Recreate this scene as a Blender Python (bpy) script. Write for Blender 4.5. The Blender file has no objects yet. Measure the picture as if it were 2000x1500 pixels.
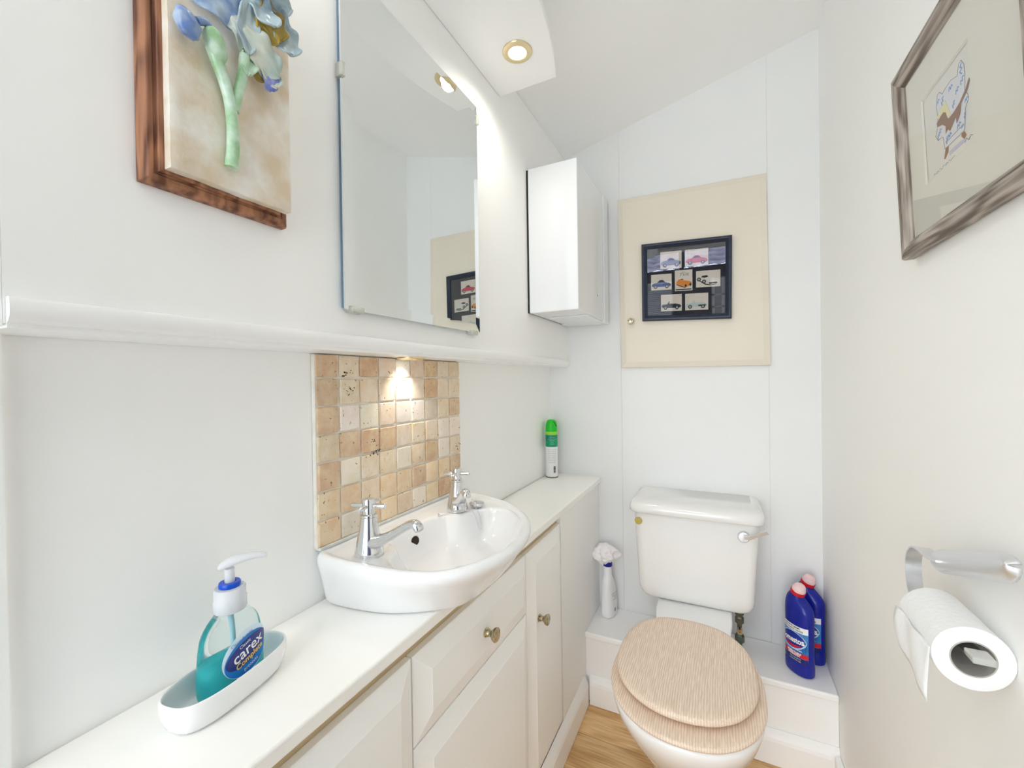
import bpy, bmesh, math, random
from mathutils import Vector, Matrix, noise
random.seed(7)
S = bpy.context.scene
COL = S.collection
PI = math.pi
H = 1.156            # camera height; the room is measured from the camera's foot

# ------------------------------------------------------------------ camera
cam_d = bpy.data.cameras.new('camera'); cam = bpy.data.objects.new('camera', cam_d); COL.objects.link(cam)
cam_d.sensor_width = 36; cam_d.lens = 829.45/2000*36; cam_d.clip_start = 0.01; cam_d.clip_end = 100
yaw, pitch, roll = map(math.radians, (26.2015, -0.4637, -0.8419))
fw = Vector((-math.sin(yaw)*math.cos(pitch), math.cos(yaw)*math.cos(pitch), math.sin(pitch)))
rt = Vector((math.cos(yaw), math.sin(yaw), 0)); up = rt.cross(fw)
r2 = math.cos(roll)*rt + math.sin(roll)*up; u2 = -math.sin(roll)*rt + math.cos(roll)*up
m = Matrix.Identity(4)
for i in range(3):
    m[i][0] = r2[i]; m[i][1] = u2[i]; m[i][2] = -fw[i]
m[0][3], m[1][3], m[2][3] = 0, 0, H
cam.matrix_world = m
S.camera = cam
S.cycles.max_bounces = 20; S.cycles.diffuse_bounces = 14; S.cycles.glossy_bounces = 8; S.cycles.transmission_bounces = 12
# ------------------------------------------------------------------ exposure, world, added lobby fills
S.view_settings.view_transform = 'Standard'; S.view_settings.look = 'None'
S.view_settings.exposure = -0.20; S.view_settings.gamma = 1.0; S.view_settings.use_curve_mapping = False
W = bpy.data.worlds.new('daylight'); S.world = W; W.use_nodes = True
bg = W.node_tree.nodes['Background']; bg.inputs[0].default_value = (0.80, 0.90, 1.0, 1); bg.inputs[1].default_value = 14.0

def lamp(name, kind, loc, energy, color, direction=None, **kw):
    d = bpy.data.lights.new(name, kind); d.energy = energy; d.color = color
    for k, v in kw.items(): setattr(d, k, v)
    o = bpy.data.objects.new(name, d); COL.objects.link(o); o.location = loc
    if direction is not None: o.rotation_euler = Vector(direction).to_track_quat('-Z', 'Y').to_euler()
    return o
# added fill lamp at the lobby's solid lower rear wall, shining through the doorway
lamp('lobby_rear_fill', 'AREA', (-0.35, -2.93, 1.02), 50, (0.89, 0.935, 1.0), (0.02, 1, 0.06), shape='RECTANGLE', size=1.7, size_y=1.6)
# added unseen fill below the lobby ceiling, without a fitting
lamp('lobby_top_fill', 'AREA', (-0.3, -1.5, 2.95), 10, (1.0, 0.98, 0.95), (0, 0.2, -1), shape='DISK', size=0.5)

# ------------------------------------------------------------------ helpers
def tag(o, label=None, cat=None, group=None, kind=None):
    if label: o['label'] = label
    if cat: o['category'] = cat
    if group: o['group'] = group
    if kind: o['kind'] = kind
    return o
def thing(name, loc, label, cat, group=None):
    o = bpy.data.objects.new(name, None); COL.objects.link(o); o.location = loc; o.empty_display_size = .05
    return tag(o, label, cat, group)
def obj(name, bm, mat, parent=None, smooth=True, bevel=0, seg=2, sub=0, kind=None, angle=40, label=None):
    """link a bmesh given in world coordinates as one object"""
    bmesh.ops.recalc_face_normals(bm, faces=bm.faces[:])
    me = bpy.data.meshes.new(name)
    if parent is not None:
        off = Vector((0, 0, 0)); p = parent
        while p is not None: off += p.location; p = p.parent
        for v in bm.verts: v.co -= off
    bm.to_mesh(me); bm.free()
    mats = mat if isinstance(mat, (list, tuple)) else [mat]
    for mm in mats: me.materials.append(mm)
    o = bpy.data.objects.new(name, me); COL.objects.link(o)
    if parent is not None: o.parent = parent
    if smooth:
        me.polygons.foreach_set('use_smooth', [True]*len(me.polygons))
        if not sub:
            try: me.set_sharp_from_angle(angle=math.radians(angle))
            except Exception: pass
    if bevel:
        b = o.modifiers.new('bevel', 'BEVEL'); b.width = bevel; b.segments = seg; b.limit_method = 'ANGLE'; b.angle_limit = math.radians(30)
        b.harden_normals = False
    if sub:
        s = o.modifiers.new('subsurf', 'SUBSURF'); s.levels = sub; s.render_levels = sub
    if kind: o['kind'] = kind
    if label: o['label'] = label
    return o
def box(bm, x0, x1, y0, y1, z0, z1, mi=0):
    vs = [bm.verts.new((x, y, z)) for x in (x0, x1) for y in (y0, y1) for z in (z0, z1)]
    for f in ((0, 1, 3, 2), (4, 6, 7, 5), (0, 4, 5, 1), (2, 3, 7, 6), (0, 2, 6, 4), (1, 5, 7, 3)):
        fc = bm.faces.new([vs[i] for i in f]); fc.material_index = mi
    return bm
def B(*a):
    bm = bmesh.new(); box(bm, *a); return bm
def loft(rings, cap0=True, cap1=True, closed=True, bm=None, mi=0):
    bm = bm or bmesh.new()
    R = [[bm.verts.new(p) for p in r] for r in rings]
    n = len(R[0])
    for a, b in zip(R[:-1], R[1:]):
        for i in range(n if closed else n-1):
            j = (i+1) % n
            f = bm.faces.new((a[i], a[j], b[j], b[i])); f.material_index = mi
    if cap0: bm.faces.new(R[0][::-1]).material_index = mi
    if cap1: bm.faces.new(R[-1]).material_index = mi
    return bm
def prism(pts, f, bm=None, mi=0):
    """pts 2D outline; f(pt, k) -> 3D for k=0 and k=1"""
    return loft([[f(p, 0) for p in pts], [f(p, 1) for p in pts]], bm=bm, mi=mi)
def lathe(prof, origin, axis=(0, 0, 1), n=32, cap0=True, cap1=True, bm=None, mi=0):
    q = Vector((0, 0, 1)).rotation_difference(Vector(axis).normalized())
    O = Vector(origin)
    return loft([[O + q @ Vector((r*math.cos(2*PI*i/n), r*math.sin(2*PI*i/n), z)) for i in range(n)] for r, z in prof], cap0, cap1, bm=bm, mi=mi)
def tube(pts, rad, n=12, bm=None, mi=0, closed=False, flat=None):
    """sweep a circle (or flat=(a,b) ellipse with fixed side vector) along points"""
    pts = [Vector(p) for p in pts]; rings = []
    N = len(pts); prev = None
    for i, p in enumerate(pts):
        t = (pts[(i+1) % N]-pts[i-1]) if closed else (pts[min(i+1, N-1)]-pts[max(i-1, 0)])
        t.normalize()
        if flat is not None:
            s = Vector(flat[2]).normalized(); w = t.cross(s).normalized()
            rings.append([p + s*flat[0]*sx + w*flat[1]*sy for sx, sy in ((-1, -1), (1, -1), (1, 1), (-1, 1))])
            continue
        if prev is None:
            s = t.orthogonal().normalized()
        else:
            s = (prev - t*prev.dot(t)).normalized()
        prev = s; w = t.cross(s)
        r = rad[i] if isinstance(rad, (list, tuple)) else rad
        rings.append([p + r*(s*math.cos(2*PI*k/n)+w*math.sin(2*PI*k/n)) for k in range(n)])
    if closed: rings.append(rings[0]); 
    bm = loft(rings, not closed, not closed, bm=bm, mi=mi)
    if closed: bmesh.ops.remove_doubles(bm, verts=bm.verts[:], dist=1e-6)
    return bm
def catmull(pts, per=8, closed=False):
    pts = [Vector(p) for p in pts]; n = len(pts); out = []
    for i in range(n if closed else n-1):
        p0 = pts[i-1] if (closed or i > 0) else pts[0]; p1 = pts[i]; p2 = pts[(i+1) % n]
        p3 = pts[(i+2) % n] if (closed or i+2 < n) else pts[-1]
        for k in range(per):
            t = k/per
            out.append(.5*((2*p1)+(-p0+p2)*t+(2*p0-5*p1+4*p2-p3)*t*t+(-p0+3*p1-3*p2+p3)*t**3))
    if not closed: out.append(pts[-1])
    return out
def polar(outline, c, n=96):
    """resample a closed 2D outline at even angles about c"""
    res = []
    m_ = len(outline)
    for k in range(n):
        a = 2*PI*k/n; d = (math.cos(a), math.sin(a)); best = None
        for i in range(m_):
            ax, ay = outline[i][0]-c[0], outline[i][1]-c[1]; bx, by = outline[(i+1) % m_][0]-c[0], outline[(i+1) % m_][1]-c[1]
            ex, ey = bx-ax, by-ay
            den = d[0]*ey-d[1]*ex
            if abs(den) < 1e-12: continue
            t = (ax*ey-ay*ex)/den; s = (ax*d[1]-ay*d[0])/den
            if t > 0 and -1e-6 <= s <= 1+1e-6: best = t if best is None else max(best, t)
        res.append((c[0]+best*d[0], c[1]+best*d[1]))
    return res
def inset(ring, c, d):
    out = []
    for x, y in ring:
        dx, dy = x-c[0], y-c[1]; L = math.hypot(dx, dy); out.append((x-dx/L*d, y-dy/L*d))
    return out
def scale_ring(ring, c, s): return [(c[0]+(x-c[0])*s, c[1]+(y-c[1])*s) for x, y in ring]
def z3(ring, z): return [(x, y, z) for x, y in ring]
def superell(cx, cy, a, b, p=2.5, n=48, rot=0):
    out = []
    for i in range(n):
        t = 2*PI*i/n; c, s = math.cos(t), math.sin(t)
        x = a*math.copysign(abs(c)**(2/p), c); y = b*math.copysign(abs(s)**(2/p), s)
        out.append((cx+x*math.cos(rot)-y*math.sin(rot), cy+x*math.sin(rot)+y*math.cos(rot)))
    return out
def text_mesh(txt, size, f, depth=0.0002, align='CENTER', shear=0, bold=0, sx=1.0):
    """built-in font lettering as a mesh, its 2D points mapped by f(x, y, d) -> world"""
    c = bpy.data.curves.new('t', 'FONT'); c.body = txt; c.size = size; c.align_x = align; c.align_y = 'CENTER'; c.shear = shear; c.offset = bold
    c.resolution_u = 3
    o = bpy.data.objects.new('t', c); COL.objects.link(o)
    bpy.context.view_layer.update()
    dg = bpy.context.evaluated_depsgraph_get()
    me = bpy.data.meshes.new_from_object(o.evaluated_get(dg))
    bm = bmesh.new(); bm.from_mesh(me)
    for v in bm.verts: v.co = f(v.co.x*sx, v.co.y, depth)
    bpy.data.objects.remove(o); bpy.data.curves.remove(c); bpy.data.meshes.remove(me)
    return bm
def merge(bms):
    out = bmesh.new()
    for b in bms:
        me = bpy.data.meshes.new('x'); b.to_mesh(me); b.free(); out.from_mesh(me); bpy.data.meshes.remove(me)
    return out

# ------------------------------------------------------------------ materials
def lin(c):
    return tuple(((x/255)/12.92 if x/255 <= .04045 else ((x/255+.055)/1.055)**2.4) for x in c)+(1,)
def mat(name, rgb, rough=.5, metal=0, spec=.5, trans=0, ior=1.45, coat=0, noise_amt=0, noise_scale=20, bump=0, bump_scale=200, rgb2=None, alpha=1, sss=0):
    """principled material; colour wanders between rgb and rgb2 with a soft noise"""
    m_ = bpy.data.materials.new(name); m_.use_nodes = True; nt = m_.node_tree; p = nt.nodes['Principled BSDF']
    p.inputs['Base Color'].default_value = lin(rgb); p.inputs['Roughness'].default_value = rough; p.inputs['Metallic'].default_value = metal
    p.inputs['IOR'].default_value = ior; p.inputs['Transmission Weight'].default_value = trans; p.inputs['Coat Weight'].default_value = coat
    p.inputs['Specular IOR Level'].default_value = spec; p.inputs['Alpha'].default_value = alpha
    if coat: p.inputs['Coat Roughness'].default_value = .04
    tc = nt.nodes.new('ShaderNodeTexCoord')
    if noise_amt or rgb2:
        n = nt.nodes.new('ShaderNodeTexNoise'); n.inputs['Scale'].default_value = noise_scale; n.inputs['Detail'].default_value = 5
        nt.links.new(tc.outputs['Object'], n.inputs['Vector'])
        mx = nt.nodes.new('ShaderNodeMix'); mx.data_type = 'RGBA'
        mr = nt.nodes.new('ShaderNodeMapRange'); mr.inputs[1].default_value = .35; mr.inputs[2].default_value = .65
        nt.links.new(n.outputs['Fac'], mr.inputs[0]); nt.links.new(mr.outputs[0], mx.inputs[0])
        c2 = rgb2 or tuple(max(0, x-noise_amt*255) for x in rgb)
        mx.inputs[6].default_value = lin(rgb); mx.inputs[7].default_value = lin(c2)
        nt.links.new(mx.outputs[2], p.inputs['Base Color'])
    if bump:
        n = nt.nodes.new('ShaderNodeTexNoise'); n.inputs['Scale'].default_value = bump_scale; n.inputs['Detail'].default_value = 4
        nt.links.new(tc.outputs['Object'], n.inputs['Vector'])
        b = nt.nodes.new('ShaderNodeBump'); b.inputs['Strength'].default_value = bump; b.inputs['Distance'].default_value = .002
        nt.links.new(n.outputs['Fac'], b.inputs['Height']); nt.links.new(b.outputs[0], p.inputs['Normal'])
    return m_
def wood(name, a, b, axis=1, scale=1.0, pin=0, rough=.45, streak=90, fig=9, bump=.12, ramp=(.3, .75), plank=None):
    """long-grained wood: fine streaks along one axis plus a distorted ring figure"""
    m_ = bpy.data.materials.new(name); m_.use_nodes = True; nt = m_.node_tree; p = nt.nodes['Principled BSDF']; L = nt.links.new
    p.inputs['Roughness'].default_value = rough
    tc = nt.nodes.new('ShaderNodeTexCoord'); mp = nt.nodes.new('ShaderNodeMapping'); L(tc.outputs['Object'], mp.inputs[0])
    sc = [scale*streak]*3; sc[axis] = scale*streak*.05; mp.inputs['Scale'].default_value = sc
    n = nt.nodes.new('ShaderNodeTexNoise'); n.inputs['Scale'].default_value = 1.6; n.inputs['Detail'].default_value = 6; L(mp.outputs[0], n.inputs['Vector'])
    mp2 = nt.nodes.new('ShaderNodeMapping'); L(tc.outputs['Object'], mp2.inputs[0])
    sc = [scale*fig]*3; sc[axis] = scale*fig*.22; mp2.inputs['Scale'].default_value = sc
    n2 = nt.nodes.new('ShaderNodeTexNoise'); n2.inputs['Scale'].default_value = 1.0; n2.inputs['Detail'].default_value = 1.5; L(mp2.outputs[0], n2.inputs['Vector'])
    mu = nt.nodes.new('ShaderNodeMath'); mu.operation = 'MULTIPLY'; mu.inputs[1].default_value = 42; L(n2.outputs['Fac'], mu.inputs[0])
    sn = nt.nodes.new('ShaderNodeMath'); sn.operation = 'SINE'; L(mu.outputs[0], sn.inputs[0])
    if pin:          # close parallel growth lines that bend with the figure
        mu.inputs[1].default_value = 60
        sx = nt.nodes.new('ShaderNodeSeparateXYZ'); L(tc.outputs['Object'], sx.inputs[0])
        mp_ = nt.nodes.new('ShaderNodeMath'); mp_.operation = 'MULTIPLY_ADD'; mp_.inputs[1].default_value = pin; L(sx.outputs[0 if axis == 1 else 1], mp_.inputs[0]); L(mu.outputs[0], mp_.inputs[2]); L(mp_.outputs[0], sn.inputs[0])
    mr = nt.nodes.new('ShaderNodeMapRange'); mr.inputs[1].default_value = -1; mr.inputs[2].default_value = 1; mr.inputs[3].default_value = 0; mr.inputs[4].default_value = .55; L(sn.outputs[0], mr.inputs[0])
    ad = nt.nodes.new('ShaderNodeMath'); ad.operation = 'ADD'; L(mr.outputs[0], ad.inputs[0])
    n1m = nt.nodes.new('ShaderNodeMapRange'); n1m.inputs[1].default_value = .3; n1m.inputs[2].default_value = .7; n1m.inputs[3].default_value = -.1; n1m.inputs[4].default_value = .75; L(n.outputs['Fac'], n1m.inputs[0]); L(n1m.outputs[0], ad.inputs[1])
    cr = nt.nodes.new('ShaderNodeValToRGB'); cr.color_ramp.elements[0].position = ramp[0]-.2; cr.color_ramp.elements[1].position = ramp[1]+.2
    cr.color_ramp.elements[0].color = lin(a); cr.color_ramp.elements[1].color = lin(b); L(ad.outputs[0], cr.inputs[0])
    out = cr.outputs[0]
    if plank:
        br = nt.nodes.new('ShaderNodeTexBrick'); mp3 = nt.nodes.new('ShaderNodeMapping'); L(tc.outputs['Object'], mp3.inputs[0]); L(mp3.outputs[0], br.inputs['Vector'])
        br.inputs['Scale'].default_value = 1; br.inputs['Brick Width'].default_value = 1.2; br.inputs['Row Height'].default_value = plank; br.inputs['Mortar Size'].default_value = .0012
        br.inputs['Color1'].default_value = (1, 1, 1, 1); br.inputs['Color2'].default_value = (.84, .84, .84, 1); br.inputs['Mortar'].default_value = (.45, .38, .3, 1)
        mm = nt.nodes.new('ShaderNodeMix'); mm.data_type = 'RGBA'; mm.blend_type = 'MULTIPLY'; mm.inputs[0].default_value = 1
        L(out, mm.inputs[6]); L(br.outputs['Color'], mm.inputs[7]); out = mm.outputs[2]
    L(out, p.inputs['Base Color'])
    bp = nt.nodes.new('ShaderNodeBump'); bp.inputs['Strength'].default_value = bump; bp.inputs['Distance'].default_value = .001; L(ad.outputs[0], bp.inputs['Height']); L(bp.outputs[0], p.inputs['Normal'])
    return m_
def emit(name, rgb, strength):
    m_ = bpy.data.materials.new(name); m_.use_nodes = True; p = m_.node_tree.nodes['Principled BSDF']
    p.inputs['Base Color'].default_value = lin(rgb); p.inputs['Emission Color'].default_value = lin(rgb); p.inputs['Emission Strength'].default_value = strength
    return m_
M = dict(
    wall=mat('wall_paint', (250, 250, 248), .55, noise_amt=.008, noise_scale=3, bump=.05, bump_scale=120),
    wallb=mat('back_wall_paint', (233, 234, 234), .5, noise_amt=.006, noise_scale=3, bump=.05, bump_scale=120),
    ceil=mat('ceiling_paint', (250, 250, 249), .7, bump=.06, bump_scale=90),
    gloss=mat('white_gloss_paint', (247, 247, 246), .28, bump=.04, bump_scale=60),
    cab=mat('cabinet_paint', (246, 246, 244), .42, bump=.05, bump_scale=50),
    top=mat('worktop_laminate', (250, 249, 245), .25, noise_amt=.012, noise_scale=6),
    ceramic=mat('white_ceramic', (238, 239, 240), .08, spec=.6, coat=.4),
    cistern=mat('cistern_ceramic', (234, 234, 232), .12, spec=.5, coat=.3),
    chrome=mat('chrome', (225, 226, 228), .06, metal=1),
    satin=mat('satin_chrome', (222, 224, 228), .28, metal=1),
    brass=mat('antique_brass', (214, 204, 176), .22, metal=1, rgb2=(150, 138, 110), noise_scale=120),
    gold=mat('gold_bezel', (226, 208, 165), .3, metal=.7),
    mirror=mat('mirror_silver', (236, 240, 240), .012, metal=1),
    glass=mat('clear_glass', (255, 255, 255), .0, trans=1, ior=1.45),
    glassedge=mat('glass_edge_blue', (120, 150, 175), .2),
    clip=mat('clear_plastic_clip', (246, 246, 236), .2, trans=.6),
    cream=mat('cream_paint', (228, 220, 204), .4, bump=.05, bump_scale=70, noise_amt=.012, noise_scale=4),
    navy=mat('black_frame_paint', (30, 40, 60), .22, noise_amt=.02, noise_scale=60),
    navymat=mat('navy_mount_card', (22, 24, 38), .6),
    enamel=mat('white_enamel', (234, 236, 238), .1, coat=.3),
    dark=mat('black_rubber', (25, 25, 27), .6),
    seal=mat('silicone_seal', (225, 226, 222), .4, noise_amt=.06, noise_scale=60),
    grout=mat('grout', (236, 232, 222), .85, bump=.3, bump_scale=300, noise_amt=.05, noise_scale=40),
    floor=wood('oak_floor', (238, 202, 148), (200, 154, 98), axis=0, streak=120, fig=8, plank=.19, bump=.1),
    oak=wood('limed_oak', (243, 226, 210), (219, 195, 172), axis=1, streak=330, fig=5.5, rough=.42, bump=.12, ramp=(.36, .70), pin=1150),
    greywood=wood('limed_grey_frame_wood', (188, 178, 168), (104, 90, 80), axis=2, streak=90, fig=20, rough=.6),
    greywoodh=wood('limed_grey_frame_wood_rail', (188, 178, 168), (104, 90, 80), axis=1, streak=90, fig=20, rough=.6),
    brown=wood('distressed_brown_frame', (92, 48, 28), (172, 118, 84), axis=2, streak=60, fig=22, rough=.45, bump=.4, ramp=(.35, .95)),
    plaster=mat('stained_plaster', (236, 233, 226), .65, rgb2=(216, 198, 172), noise_scale=22, bump=.6, bump_scale=60),
    ruby=mat('red_plastic', (214, 28, 40), .25),
    bleach=mat('blue_bottle_plastic', (20, 34, 150), .22, noise_amt=.02, noise_scale=20),
    white=mat('white_plastic', (240, 240, 242), .3),
    paper=mat('white_paper', (240, 239, 233), .7),
    blacktxt=mat('black_ink', (24, 24, 26), .6), whitetxt=mat('white_ink', (246, 246, 248), .5), greytxt=mat('grey_ink', (150, 152, 160), .6),
    tissue=mat('tissue_paper', (240, 241, 242), .9, bump=.5, bump_scale=160),
    card=mat('grey_cardboard', (178, 174, 168), .9, bump=.4, bump_scale=200),
    cloth=mat('white_cloth', (246, 243, 245), .9, bump=.35, bump_scale=70, noise_amt=.03, noise_scale=30),
    copper=mat('verdigris_fittings', (70, 104, 100), .35, metal=.6, rgb2=(128, 120, 96), noise_scale=60, bump=.4, bump_scale=100),
)
def solid(name, rgb, rough=.5, **k):
    if name not in M: M[name] = mat(name, rgb, rough, **k)
    return M[name]

# ================================================================== the room
XL, XU, XR, YB = -.649, -.568, .2927, 1.6824
YF = .139                                   # inside face of the front (door) wall
LEDGE = 1.2095
def ceil_z(x): return 2.066 + .248*(x - XU)
def struct(name, bm, m_, **k): return obj(name, bm, m_, kind='structure', **k)
struct('floor', B(XL-.12, XR+.12, YF-.12, YB+.12, -.06, 0), M['floor'], smooth=False)
struct('wall_left', B(XL-.1, XL, .1546, YB+.1, 0, 2.05), M['wall'], smooth=False)
bm = B(XL-.1, XU, .1386, 1.204, LEDGE+.004, 2.063)
struct('wall_left_upper', bm, M['wall'], smooth=False)
bm = B(XL-.1, XU-.0012, 1.2052, YB+.1, LEDGE+.004, 2.0625)
struct('wall_left_upper_panel', bm, M['wall'], smooth=False)
# back wall boards, with two fine upright joints
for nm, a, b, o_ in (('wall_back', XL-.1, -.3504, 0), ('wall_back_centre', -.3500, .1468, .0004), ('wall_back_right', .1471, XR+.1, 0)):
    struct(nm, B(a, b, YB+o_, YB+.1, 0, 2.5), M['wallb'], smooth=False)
struct('wall_right', B(XR, XR+.1, -3.1, YB+.1, 0, 3.15), M['wall'], smooth=False)
# sloping ceiling
bm = bmesh.new()
x0, x1 = XL-.1, XR+.1
loft([[(x0, YF-.13, ceil_z(x0)), (x1, YF-.13, ceil_z(x1)), (x1, YF-.13, ceil_z(x1)+.05), (x0, YF-.13, ceil_z(x0)+.05)],
      [(x0, YB+.1, ceil_z(x0)), (x1, YB+.1, ceil_z(x1)), (x1, YB+.1, ceil_z(x1)+.05), (x0, YB+.1, ceil_z(x0)+.05)]], bm=bm)
struct('ceiling', bm, M['ceil'], smooth=False)
# front wall round the doorway the photograph is taken from
bm = B(XL-.1, -.638, .02, .1545, 0, LEDGE+.002); box(bm, XL-.1, XU, .02, .1384, LEDGE+.002, 2.06); box(bm, XL-.1, XR, .02, .1384, 2.06, 2.5)
struct('wall_front', bm, M['wall'], smooth=False)
# moulded ledge below the boxed-out wall
prof = [(XL+.0005, LEDGE), (XU+.0015, LEDGE), (XU+.0015, LEDGE+.0045), (XU+.0045, LEDGE+.0055), (XU+.0085, LEDGE+.010), (XU+.0095, LEDGE+.018), (XU+.0090, LEDGE+.0245), (XU+.0078, LEDGE+.0268), (XU+.0060, LEDGE+.0275), (XU+.0004, LEDGE+.0275), (XU+.0004, LEDGE+.004), (XL+.0005, LEDGE+.0038)]
bm = prism(prof, lambda p, k: (p[0], (YF+.0015, YB-.0005)[k], p[1]))
struct('trim_1', bm, M['gloss'], angle=38)
# ------------------------------------------------------------------ the lobby behind the doorway
LY = -3.0
LM = solid('lobby_paint', (243, 243, 240), .6)
struct('floor_lobby', B(-1.3, XR+.1, LY-.1, YF-.12, -.06, 0), solid('lobby_carpet', (190, 190, 190), .9), smooth=False)
struct('ceiling_lobby', B(-1.3, XR+.1, LY-.1, .03, 3.1, 3.15), LM, smooth=False)
struct('wall_lobby_left', B(-1.4, -1.3, LY-.1, .03, 0, 3.12), LM, smooth=False)
bm = B(-1.3, XL-.1, .02, .1, 0, 3.12); box(bm, XL-.1, XR+.1, .02, .1, 2.501, 3.12)
struct('wall_lobby_front', bm, LM, smooth=False)
# rear wall: pale below, window at head height, dark transom rail, glazed transom to the ceiling
bm = B(-1.3, XR, LY-.1, LY, 0, 1.9); box(bm, -1.3, -1.15, LY-.1, LY, 1.9, 3.1)
struct('wall_lobby_rear', bm, LM, smooth=False)
bm = B(-1.15, XR, LY-.1, LY, 2.50, 2.665)
loft([[(-.50, LY-.08, 2.665), (-.44, LY-.08, 2.665), (-.44, LY-.02, 2.665), (-.50, LY-.02, 2.665)], [(-.52, LY-.08, 3.1), (-.44, LY-.08, 3.1), (-.44, LY-.02, 3.1), (-.52, LY-.02, 3.1)]], bm=bm)
box(bm, -.60, -.10, LY-.09, LY-.03, 1.9, 2.5)
struct('trim_2', bm, solid('dark_timber', (40, 38, 44), .5), smooth=False)
dl = struct('door_1', B(.236, .276, -.86, -.03, .01, 2.0), solid('added_door_navy', (38, 50, 84), .35), smooth=False, bevel=.002)  # unseen dark leaf added to give the chrome taps dark reflections
obj('door_handle', lathe([(.0001, 0), (.024, 0), (.024, .006), (.009, .010), (.009, .040), (.024, .046), (.026, .058), (.018, .068), (.0001, .070)], (.236, -.79, 1.0), (-1, 0, 0), 24), M['satin'], dl)
bm = bmesh.new()
for xa in (-1.15, -.10, .02, XR-.04): box(bm, xa, xa+.035, LY-.07, LY-.02, 1.9, 2.5)
for za in (2.10, 2.26): box(bm, -.10, XR, LY-.07, LY-.02, za, za+.02)
struct('window_1', bm, solid('window_frame_paint', (225, 228, 232), .4), smooth=False)
bl = thing('venetian_blind', (-.8, LY+.03, 2.48), 'white horizontal slatted blind seen reflected in the black framed picture', 'blind')
bm = bmesh.new()
for k in range(21):
    z = 2.46-k*.0265
    loft([[(-1.12, LY+.02, z), (-1.12, LY+.040, z+.014), (-1.12, LY+.040, z+.0155), (-1.12, LY+.02, z+.0015)],
          [(-.61, LY+.02, z), (-.61, LY+.040, z+.014), (-.61, LY+.040, z+.0155), (-.61, LY+.02, z+.0015)]], bm=bm)
obj('slats', bm, solid('blind_slat', (236, 240, 245), .5, trans=.5), bl, smooth=False)
obj('headrail', B(-1.13, -.60, LY+.01, LY+.05, 2.475, 2.498), M['white'], bl, smooth=False)
# tiled roof of the house outside the lobby window
bm = bmesh.new()
nx, ny = 100, 16
rows = []
for j in range(ny):
    for e in (0, 1):
        r = []
        for i in range(nx+1):
            x = -3.5+6*i/nx; t = j+e*.98; y = -4.6-t*.20; z = 3.0+t*.14 + .035*abs(math.sin(x*PI/.22)) + (.0 if e else .035)
            r.append(bm.verts.new((x, y, z)))
        rows.append(r)
for a, b in zip(rows[:-1], rows[1:]):
    for i in range(nx): bm.faces.new((a[i], a[i+1], b[i+1], b[i]))
obj('neighbouring_roof', bm, solid('roof_tile', (150, 146, 164), .7, rgb2=(110, 104, 122), noise_scale=6), kind='structure', smooth=False)
obj('neighbouring_wall', B(-3.5, 2.5, -4.9, -4.62, -.1, 2.98), solid('neighbour_brick', (90, 84, 88), .9), kind='structure', smooth=False)
obj('ground', B(-8, 8, -12, LY-.12, -.3, -.12), solid('ground_paving', (120, 118, 112), .9), kind='structure', smooth=False)

# ================================================================== cabinets
XD = -.4495        # back plane of bevel edge
XP = -.4375        # raised centre of the doors
def raised_front(y0, y1, z0, z1, bw=.036):
    """slab with wide bevels rising to a flat raised centre"""
    def rect(a, x): return [(x, y0+a, z0+a), (x, y1-a, z0+a), (x, y1-a, z1-a), (x, y0+a, z1-a)]
    return loft([rect(0, XD-.012), rect(0, XD), rect(.0025, XD+.0015), rect(bw, XP-.0008), rect(bw+.001, XP)])
def knob(y, z, parent):
    pr = [(0.0001, 0), (.0095, 0), (.0098, .0022), (.0072, .004), (.0082, .006), (.0072, .008), (.0064, .0105), (.0072, .013), (.0095, .0165), (.0125, .019), (.0132, .0205), (.0122, .0215), (.0142, .0228), (.0142, .0252), (.0128, .0268), (.0098, .0266), (.0088, .0276), (.0001, .0278)]
    return obj('knob', lathe(pr, (XP, y, z), (1, 0, 0), 32), M['brass'], parent, label='antique brass flared knob')
ZT = .714          # top of the doors
ZS = .098          # plinth skirting top
def unit(y0, y1, label, drawer):
    t = thing('cabinet_unit', ((XL+XD)/2, (y0+y1)/2, .0), label, 'cabinet', 'white cabinet units under the worktop')
    obj('carcass', B(XL+.002, XD-.0135, y0+.0005, y1-.0005, .002, .700), M['cab'], t, smooth=False)
    if drawer:
        obj('drawer', raised_front(y0+.0015, y1-.0015, .566, ZT), M['cab'], t, smooth=False, bevel=.0008)
        obj('door', raised_front(y0+.0015, y1-.0015, .105, .563), M['cab'], t, smooth=False, bevel=.0008)
    else:
        obj('door', raised_front(y0+.0015, y1-.0015, .105, ZT), M['cab'], t, smooth=False, bevel=.0008)
    return t
u1 = unit(.156, .5335, 'white cabinet unit under the soap dish end of the worktop, nearest the camera', False)
u2 = unit(.5335, .9745, 'white cabinet unit under the wash basin with drawer front above door', True)
knob(.751, .641, [c for c in u2.children if c.name.startswith('drawer')][0])
u3 = unit(.9745, 1.232, 'narrow white cabinet unit with full height door right of the basin', False)
knob(1.031, .528, [c for c in u3.children if c.name.startswith('door')][0])
t = thing('filler_panel', (XD, 1.45, 0), 'flat white end panel beside the narrow cabinet, against the back wall', 'panel')
obj('panel_board', B(XL+.002, XD+.003, 1.2335, YB-.0005, .002, .7425), M['cab'], t, smooth=False, bevel=.001)
# top rail strip between worktop and doors
tag(obj('cornice_rail', B(XL+.03, XD-.0120, .156, 1.231, .702, .7435), solid('shadow_rail_ply', (196, 176, 140), .6), smooth=False), 'thin tan timber rail running under the worktop above the cabinet doors', 'rail')
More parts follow.
